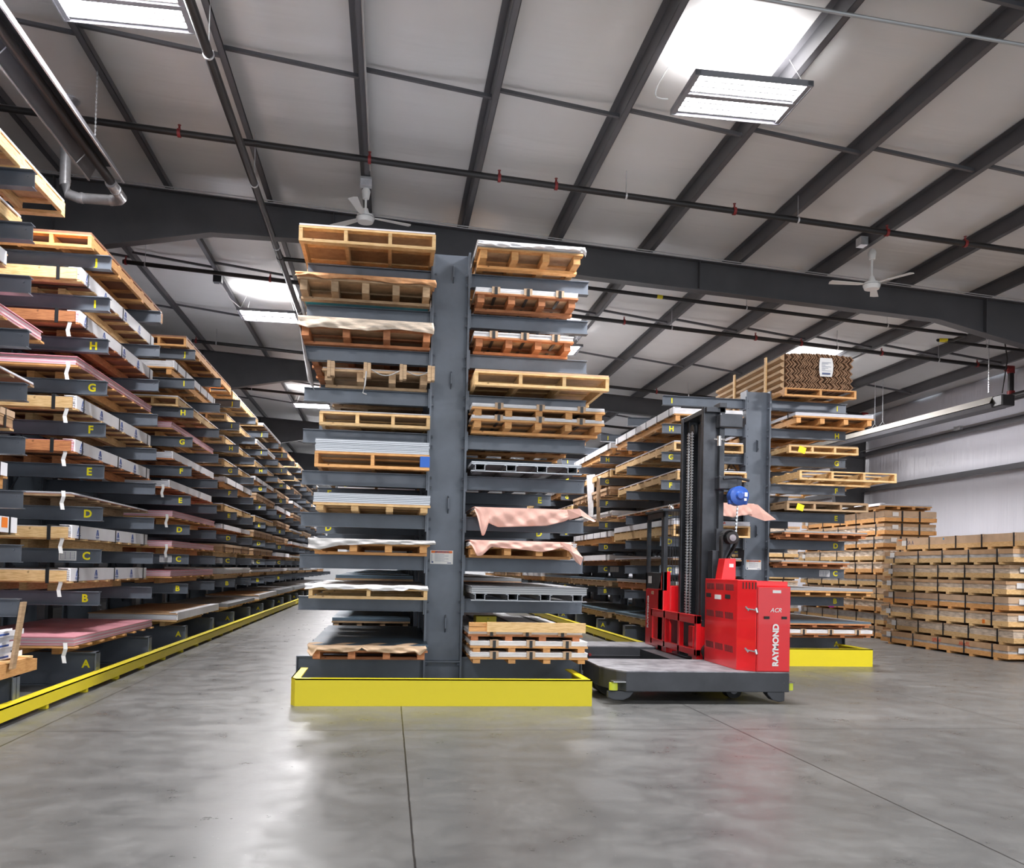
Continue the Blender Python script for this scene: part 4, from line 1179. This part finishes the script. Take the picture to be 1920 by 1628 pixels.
fo('mast_crosshead', MB().box(3.76, 4.0, 10.26, 11.2, MT - .06, MT + .0).box(3.9, 3.99, 10.2, 10.4, MT - .01, MT + .05), 'mast_steel', bevel=.004)
fo('mast_tie', MB().box(3.95, 3.99, 10.3, 11.2, .9, 1.1).box(3.95, 3.99, 10.3, 11.2, 2.0, 2.2).box(3.97, 3.98, 10.6, 11.1, .2, 3.2), 'mast_steel')
for y in (10.84, 10.97):
    mb = MB(); z = .55
    while z < MT - .22:
        mb.prism([(y - .026, z), (y + .026, z + .008), (y + .026, z + .024), (y - .026, z + .016)], 'x', 3.768, 3.795); mb.box(3.777, 3.79, y - .010, y + .010, z + .012, z + .040); z += .036
    if y > 10.9: pass
    fo('lift_chain', mb, 'galvanised')
fo('chain_sheave', MB().tube([(3.80, 10.905, MT - .20), (3.83, 10.905, MT - .20)], .085, 20), 'mast_steel', smooth=True)
for z in (MT - .17, MT - .92):
    fo('mast_bracket', MB().box(3.90, 4.19, 10.18, 10.24, z - .085, z + .085).box(3.90, 3.95, 10.2, 10.4, z - .08, z + .08), 'mast_steel', bevel=.015)
fo('hose_fitting', MB().tube([(3.90, 10.20, MT - .36), (3.90, 10.20, MT - .48)], .03, 10).tube([(3.83, 10.2, MT - .40), (3.97, 10.2, MT - .40)], .014, 8), 'chrome', smooth=True)
fo('hose_drum_bracket', MB().box(3.86, 4.04, 10.14, 10.20, 1.50, 1.88).box(3.80, 3.95, 10.10, 10.26, .6, 1.62), 'mast_steel', bevel=.006)
pts = []
for k in range(15):
    a = PI * (1.08 - k / 14 * 1.25); pts.append((3.98 + .10 * math.cos(a), 10.08, 1.76 + .10 * math.sin(a)))
for d in (0, .03, .06):
    fo('hydraulic_hose', MB().tube([(3.89, 10.08 - d, 1.25)] + [(p[0], p[1] - d, p[2]) for p in pts] + [(4.02, 10.08 - d, 1.62), (3.92, 10.08 - d, 1.42), (3.87, 10.08 - d, 1.2)], .014, 8), 'rubber', smooth=True)
fo('hose_drum', MB().tube([(4.0, 9.98, 1.77), (4.0, 10.1, 1.77)], .072, 20), 'rubber', smooth=True)
fo('hose_drum_core', MB().tube([(4.0, 9.972, 1.77), (4.0, 9.982, 1.77)], .04, 16), 'truck_deck', smooth=True)
# carriage, red frame facing the aisle
cg = MB(); X0, X1 = 3.60, 3.66; ya, yb = 10.06, 11.90
cg.box(X0, X1, ya, yb, .745, .845); cg.box(X0, X1, ya, yb, .37, .445)
for y in (ya, ya + .62, ya + 1.20, yb - .07): cg.box(X0, X1, y, y + .07, .37, .845)
fo('carriage_frame', cg, 'truck_red', bevel=.004)
fo('carriage_arm', MB().prism([(.40, 3.66), (.50, 3.66), (.50, 3.80)], 'y', ya, ya + .05).prism([(3.66, .37), (3.80, .37), (3.80, .62), (3.74, .70), (3.66, .72)], 'y', ya, ya + .03).prism([(3.66, .37), (3.80, .37), (3.80, .62), (3.74, .70), (3.66, .72)], 'y', yb - .03, yb), 'truck_red')
for y in (10.35, 11.35):
    fo('fork', MB().prism([(3.66, .33), (3.72, .33), (3.72, .66), (3.70, .70), (3.66, .70)], 'y', y, y + .16), 'truck_red', bevel=.006)
fo('carriage_back', MB().box(3.72, 3.745, 10.2, 11.8, .36, .78), 'truck_black')
fo('wheel', MB().tube([(3.74, 9.98, .43), (3.74, 10.05, .43)], .085, 20), 'rubber', smooth=True)
fo('red_leg', MB().box(3.62, 3.70, 11.25, 11.40, .08, .40).box(3.62, 3.70, 10.1, 10.25, .08, .40), 'truck_red')
# blue reel (tool balancer) hanging on a chain from the mast
rl = thing('hose_reel', 'round blue plastic reel hanging on a chain from the truck mast', 'reel', (4.08, 10.05, 2.27))
ob('reel_body', MB().tube([(0, -.075, 0), (0, -.065, 0), (0, .055, 0), (0, .065, 0)], [.085, .115, .115, .085], 24), 'blue_plastic', rl, smooth=True)
ob('reel_hub', MB().tube([(0, -.10, 0), (0, -.075, 0)], [.035, .055], 18), 'blue_plastic', rl, smooth=True)
ob('reel_flange', MB().box(-.115, .115, -.03, .03, -.10, -.05), 'blue_plastic', rl, bevel=.01)
ob('sticker', MB().box(.055, .09, -.082, -.077, -.01, .04).box(.05, .08, -.082, -.077, -.06, -.03), 'sign_white', rl)
hk = MB(); hk.tube([(-.18, 0, .20), (-.02, 0, .22), (.14, 0, .19)], .018, 8); hk.tube([(0, 0, .20), (0, 0, .10)], .010, 8)
ob('hook', hk, 'mast_steel', rl, smooth=True)
cb = MB(); z = -.12
k = 0
while z > -.42:
    (cb.box(-.012 - .05 * (-.12 - z), .012 - .05 * (-.12 - z), -.004, .004, z - .02, z) if k % 2 else cb.box(-.004 - .05 * (-.12 - z), .004 - .05 * (-.12 - z), -.012, .012, z - .02, z)); z -= .022; k += 1
ob('chain', cb, 'chrome', rl)

# ================================================================== CEILING SERVICES
def chain(name_parent, x, y, z0, z1):
    mb = MB(); z = z1; k = 0
    while z > z0:
        if k % 2: mb.box(x - .009, x + .009, y - .003, y + .003, z - .028, z)
        else: mb.box(x - .003, x + .003, y - .009, y + .009, z - .028, z)
        z -= .024; k += 1
    return ob('hanging_chain', mb, 'galvanised', name_parent)
# left radiant heater with flue
ht = thing('radiant_heater', 'long radiant tube heater hanging under the roof over the left rack', 'heater', (0, 0, 0))
HX, HZ = -3.52, 6.0
mb = MB()
#prof = [(-.19, -.04), (-.17, -.045), (-.10, .13), (.10, .13), (.17, -.045), (.19, -.04), (.11, .142), (-.11, .142)]
for a, c in (((-.20, -.05), (-.11, .13)), ((-.11, .13), (.11, .13)), ((.11, .13), (.20, -.05))):
    mb.prism([(HX + a[0], HZ + a[1]), (HX + c[0], HZ + c[1]), (HX + c[0], HZ + c[1] + .006), (HX + a[0], HZ + a[1] + .006)], 'y', 1.0, 11.25)
rim = MB()
for s in (-1, 1): rim.box(HX + s * .20 - .010, HX + s * .20 + .010, 1.0, 11.25, HZ - .062, HZ - .05)
ob('hood_rim', rim, 'galvanised', ht)
ob('reflector_hood', mb, 'purlin_steel', ht)
ob('burner_tube', MB().tube([(HX, 1.0, HZ + .02), (HX, 11.45, HZ + .02)], .055, 16), 'pipe_black', ht, smooth=True)
mb = MB()
for k in range(5):
    y = 2.2 + 2.15 * k
    mb.tube([(HX - .20, y, HZ - .05), (HX - .02, y, HZ + .17), (HX + .02, y, HZ + .17), (HX + .20, y, HZ - .05)], .006, 6)
ob('hanger_bracket', mb, 'galvanised', ht)
chain(ht, HX, 10.8, HZ + .17, zroof(HX) + .01); chain(ht, HX, 6.5, HZ + .17, zroof(HX) + .01)
fl = thing('flue_duct', 'shiny metal flue duct with two elbows at the end of the left heater', 'duct', (0, 0, 0))
ob('duct_pipe', MB().tube([(HX, 11.40, HZ), (HX, 11.86, HZ), (HX - .05, 11.94, HZ), (HX - .12, 11.97, HZ), (-4.08, 11.97, HZ), (-4.20, 11.97, HZ + .04), (-4.25, 11.97, HZ + .15), (-4.25, 11.97, zroof(-4.25) + .19)], .066, 20), 'galvanised', fl, smooth=True)
mb = MB()
for p, q in (((HX, 11.60, HZ), (HX, 11.63, HZ)), ((HX - .14, 11.97, HZ), (HX - .17, 11.97, HZ)), ((-4.05, 11.97, HZ), (-4.02, 11.97, HZ)), ((-4.25, 11.97, HZ + .2), (-4.25, 11.97, HZ + .23))):
    ob('duct_clamp', MB().tube([p, q], .071, 20), 'galvanised', fl, smooth=True)

ob('ceiling_collar', MB().tube([(-4.25, 11.97, zroof(-4.25) + .16), (-4.25, 11.97, zroof(-4.25) + .20)], .15, 24), 'galvanised', fl, smooth=True)
# right radiant heater
hr = thing('radiant_heater', 'long cream and dark radiant heater hanging near the right wall on chains', 'heater', (0, 0, 0))
rx, rz0, rz1 = 11.8, 4.82, 5.0
def hz(y): return rz0 + (y - 15.8) * .012
for nm, pr_, mt in (('reflector_hood', [(-.20, -.01), (-.13, .12), (.12, .12), (.20, -.01), (.194, -.02), (.146, .132), (-.164, .132), (-.194, -.02)], 'cream_reflector'),):
    mb = MB()
    for a, c in zip(pr_[:4][:-1], pr_[:4][1:]):
        n = len(mb.v)
        for y in (15.9, 34.0):
            for (px, pz) in (a, c, (c[0], c[1] + .006), (a[0], a[1] + .006)): mb.v.append((rx + px, y, hz(y) + pz))
        mb.f += [(n, n + 1, n + 2, n + 3), (n + 4, n + 7, n + 6, n + 5)] + [(n + i, n + (i + 1) % 4, n + 4 + (i + 1) % 4, n + 4 + i) for i in range(4)]
    o = ob(nm, mb, mt, hr)
mb = MB(); n = 0
for y in (15.9, 34.0): mb.v += [(rx - .15, y, hz(y) - .10), (rx + .15, y, hz(y) - .10), (rx + .18, y, hz(y) - .02), (rx - .18, y, hz(y) - .02)]
mb.f += [(0, 1, 2, 3), (7, 6, 5, 4)] + [(i, (i + 1) % 4, 4 + (i + 1) % 4, 4 + i) for i in range(4)]
ob('dark_underside_fill', mb, 'roof_steel', hr)  # added dark fill, stands in for the hood's shaded underside
ob('burner_tube', MB().tube([(rx, 15.7, hz(15.7) - .03), (rx, 34.0, hz(34) - .03)], .065, 16), 'pipe_black', hr, smooth=True)
ob('end_cap', MB().box(rx - .14, rx + .14, 15.62, 15.9, hz(15.8) - .10, hz(15.8) + .12), 'pipe_black', hr, bevel=.02)
for y in (16.3, 20.15, 24.5, 29):
    for dy in ((0, .35) if y == 20.15 else (0,)):
        chain(hr, rx, y + dy - .1, hz(y) + .26, zroof(rx) + .01)
        ob('hanger_wire', MB().tube([(rx - .19, y + dy - .1, hz(y)), (rx, y + dy - .1, hz(y) + .26), (rx + .19, y + dy - .1, hz(y))], .005, 6), 'galvanised', hr)
# sprinkler pipes
def sprinkler(label, y, xa, xb, dz, heads, hangers, r=.042):
    t = thing('sprinkler_pipe', label, 'sprinkler pipe', (0, 0, 0))
    z = lambda x: zroof(x) - dz
    ob('pipe', MB().tube([(xa, y, z(xa)), (xb, y, z(xb))], r, 12), 'pipe_black', t, smooth=True)
    for x in heads:
        ob('sprinkler_head', MB().tube([(x - .02, y, z(x)), (x + .02, y, z(x))], r + .014, 12).tube([(x, y, z(x) + r), (x, y, z(x) + .085)], .014, 8).tube([(x, y, z(x) + .10), (x, y, z(x) + .106)], .022, 10).box(x - .012, x - .008, y - .003, y + .003, z(x) + .08, z(x) + .106).box(x + .008, x + .012, y - .003, y + .003, z(x) + .08, z(x) + .106), 'fitting_red', t, smooth=True)
    for x in hangers:
        zt_ = zroof(x) + .19
        ob('pipe_hanger', MB().tube([(x, y, z(x) + r), (x, y, zt_)], .005, 6).tube([(x - .012, y, z(x)), (x + .012, y, z(x))], r + .006, 14), 'galvanised', t, smooth=True)
    return t, z
sprinkler('dark sprinkler pipe crossing the whole hall nearest under the roof', 11.75, -8.5, 13.1, .16, (-2.81, -.39, 1.34, 2.12, 4.66, 6.95, 8.17), (-5.0, 3.1, 5.6, 9.9))
sp2, zf2 = sprinkler('dark sprinkler pipe crossing the second roof bay behind the main frame', 17.4, -5.1, 13.2, .18, (-5.05, -2.4, 4.6, 7.4, 8.4, 10.2, 12.4), (-4.7, 5.6, 9.2, 11.5))
sprinkler('dark sprinkler pipe crossing deeper in the second roof bay', 23.3, -5.1, 13.2, .18, (-5, -2.3, 5.6, 7.1), (-4.5, 3.9, 8.0))
sprinkler('dark sprinkler pipe crossing the third roof bay', 29.2, -5.1, 13.2, .18, (-5, -2.3, 5.6), (-4.5, 3.9))
mp_ = thing('sprinkler_main', 'black sprinkler main with red elbows running high along the right wall', 'sprinkler pipe', (0, 0, 0))
ob('pipe', MB().tube([(13.2, -5, 5.28), (13.2, 23.3, 5.28)], .085, 14), 'pipe_black', mp_, smooth=True)
for y in (17.4, 23.3, 11.75):
    zt_ = zroof(13.2) - .18
    ob('riser', MB().tube([(13.2, y, 5.28), (13.2, y, zt_)], .06, 12), 'pipe_black', mp_, smooth=True)
    ob('elbow', MB().tube([(13.2, y, zt_ - .10), (13.2, y, zt_ + .05)], .075, 12).tube([(13.08, y, zt_), (13.22, y, zt_)], .07, 12).tube([(13.2, y, 5.34), (13.2, y, 5.42)], .08, 12), 'fitting_red', mp_, smooth=True)
# pipe along the hall
lp = thing('sprinkler_main', 'long dark pipe running away under the roof above the left aisle', 'sprinkler pipe', (0, 0, 0))
PX, PZ = -1.93, zroof(-1.93) - .50
ob('pipe', MB().tube([(PX, -4, PZ), (PX, 23.3, PZ)], .05, 14), 'pipe_black', lp, smooth=True)
for y in (9.15, 12.2, 14.6, 18.2, 21):
    top = zroof(PX) + .19 if abs(y - 14.16) > .3 else 6.43
    ob('pipe_hanger', MB().tube([(PX, y, PZ + .05), (PX, y, top)], .006, 6).tube([(PX, y - .014, PZ), (PX, y + .014, PZ)], .057, 14), 'galvanised', lp, smooth=True)
ob('branch', MB().tube([(PX, 15.15, PZ), (-.6, 15.15, PZ - .03)], .035, 10).tube([(PX, 15.05, PZ), (PX, 15.25, PZ)], .06, 12), 'pipe_black', lp, smooth=True)
ob('valve', MB().tube([(-1.05, 15.15, PZ - .02), (-.93, 15.15, PZ - .02)], .045, 10), 'yellow_paint', lp, smooth=True)
# gas pipe in second bay on the right
gp = thing('gas_pipe', 'thin black gas pipe with a yellow fitting just behind the main roof frame', 'pipe', (0, 0, 0))
zz_ = lambda x: 6.46 - .0585 * x
ob('pipe', MB().tube([(-.6, 15.0, zz_(-.6)), (10.25, 15.0, zz_(10.25)), (10.45, 15.0, zz_(10.4)), (10.45, 15.35, zz_(10.4)), (10.2, 15.45, zz_(10.3)), (12.9, 15.45, zz_(12.9))], .032, 10), 'pipe_black', gp, smooth=True)
ob('yellow_fitting', MB().tube([(4.55, 15.0, zz_(4.55)), (4.65, 15.0, zz_(4.65))], .035, 10).tube([(10.22, 15.44, zz_(10.25)), (10.36, 15.40, zz_(10.35))], .036, 10), 'yellow_paint', gp, smooth=True)
for x in (6.2, 8.9, 11.2):
    y = 15.0 if x < 10 else 15.45
    ob('pipe_hanger', MB().tube([(x, y, zz_(x)), (x, y, zroof(x) + .19)], .005, 6).tube([(x - .01, y, zz_(x)), (x + .01, y, zz_(x))], .042, 12), 'galvanised', gp, smooth=True)
# conduits
def conduit(label, pts, r=.012, mat='wire_grey', cpl=()):
    o = ob('conduit', MB().tube(pts, r, 8), mat, smooth=True)
    tag(o, label, 'conduit')
    return o
conduit('grey conduit with couplings crossing the nearest roof bay at top right', [(x, 7.64, zroof(x) - .03) for x in (-8, 0, 6, 13.9)], .018)
conduit('thin cable along the top of the main roof frame', [(x, 13.9, zroof(x) - .03) for x in (-8, 0, 6, 13.9)], .009)
conduit('second thin cable along the main roof frame, just below the first', [(x, 13.8, zroof(x) - .10) for x in (-8, 0, 6, 13.9)], .007)
conduit('thin conduit beside the sprinkler pipe on the left', [(-8, 11.95, zroof(-8) - .03), (-.5, 11.95, zroof(-.5) - .03)], .012)
conduit('conduit running under a purlin towards the left ceiling fan', [(-.40, 2.0, zroof(-.46) - .015), (-.40, 12.4, zroof(-.46) - .015)], .013)
conduit('black cable and cord hanging from the roof to the right heater', [(11.9, 15.9, zroof(11.9)), (11.98, 15.9, 5.7), (11.92, 15.9, 5.3), (11.8, 15.8, 5.0)], .012, 'pipe_black')
conduit('grey conduit along the upper wall girt', [(WALL_R - .26, 10, 5.12), (WALL_R - .26, 26, 5.12)], .013)
tag(ob('junction_box', MB().box(WALL_R - .29, WALL_R - .21, 20.3, 20.55, 5.07, 5.17), 'galvanised'), 'small metal junction box on the upper wall girt', 'junction box')
# light cords
for (x, y, nm) in ((2.93, 9.0, 'right of centre'),):
    pts = [(x - .15 - .55 * math.sin(PI * k / 12) * .25, y - .1 + .0 * k, zroof(x) - .02 - .34 * k / 12 - .12 * math.sin(PI * k / 12)) for k in range(13)]
    tag(ob('power_cord', MB().tube(pts, .008, 6), 'cable_white', smooth=True), 'pale cord looping down to the bright ceiling light %s' % nm, 'cord')
tag(ob('junction_box', MB().box(-3.56, -3.40, 17.9, 18.05, zroof(-3.5) - .20, zroof(-3.5) - .02), 'mast_steel'), 'dark metal box hanging on a purlin left of the second aisle light', 'junction box')
pts = [(-3.45, 18.0, zroof(-3.5) - .2), (-3.35, 18.3, zroof(-3.5) - .3), (-3.4, 18.8, zroof(-3.5) - .25), (-3.2, 19.3, zroof(-3.2) - .33)]
tag(ob('power_cord', MB().tube(pts, .008, 6), 'cable_white', smooth=True), 'white cord from the dark box to the second aisle light', 'cord')
# ceiling fans
def fan(label, x, y, drop, rz, top_at):
    t = thing('ceiling_fan', label, 'ceiling fan', (x, y, top_at))
    ob('mount_canopy', MB().tube([(0, 0, 0), (0, 0, -.05), (0, 0, -.16)], [.04, .065, .045], 18), 'white_paint', t, smooth=True)
    ob('down_rod', MB().tube([(0, 0, -.14), (0, 0, -drop)], .016, 10), 'white_paint', t, smooth=True)
    ob('motor_housing', MB().tube([(0, 0, -drop + .10), (0, 0, -drop + .02), (0, 0, -drop), (0, 0, -drop - .05), (0, 0, -drop - .10), (0, 0, -drop - .105)], [.035, .06, .12, .13, .11, .04], 26), 'white_paint', t, smooth=True)
    ob('seam_ring', MB().tube([(0, 0, -drop - .028), (0, 0, -drop - .034)], .1335, 26), 'wire_grey', t, smooth=True)
    for k in range(3):
        a = rz + 2 * PI * k / 3
        ob('blade', MB().prism([(.12, -.03), (.20, -.055), (.66, -.07), (.68, 0), (.66, .06), (.20, .03), (.12, .02)], 'z', -.003, .003), 'white_paint', t, (0, 0, -drop - .02), (.12, 0, a))
    return t
fan('white ceiling fan hanging above the left side of the centre rack', -.46, 12.75, .40, .3, zroof(-.46) - .12)
tag(ob('junction_box', MB().box(-.54, -.38, 12.62, 12.74, zroof(-.46) - .13, zroof(-.46) - .005).box(-.535, -.385, 12.6, 12.62, zroof(-.46) - .05, zroof(-.46) - .02), 'galvanised'), 'galvanised box holding the left ceiling fan', 'junction box')
fan('white ceiling fan hanging on the right in front of the main roof frame', 7.27, 12.7, .52, 1.0, zroof(7.2) - .03)
tag(ob('junction_box', MB().box(7.0, 7.12, 12.55, 12.70, zroof(7.05) - .03, zroof(7.05) + .10), 'galvanised'), 'galvanised box on the purlin beside the right ceiling fan', 'junction box')

for o in COL.objects:
    if 'label' in o and len(o['label'].split()) > 16: print('LONG', o['label'])
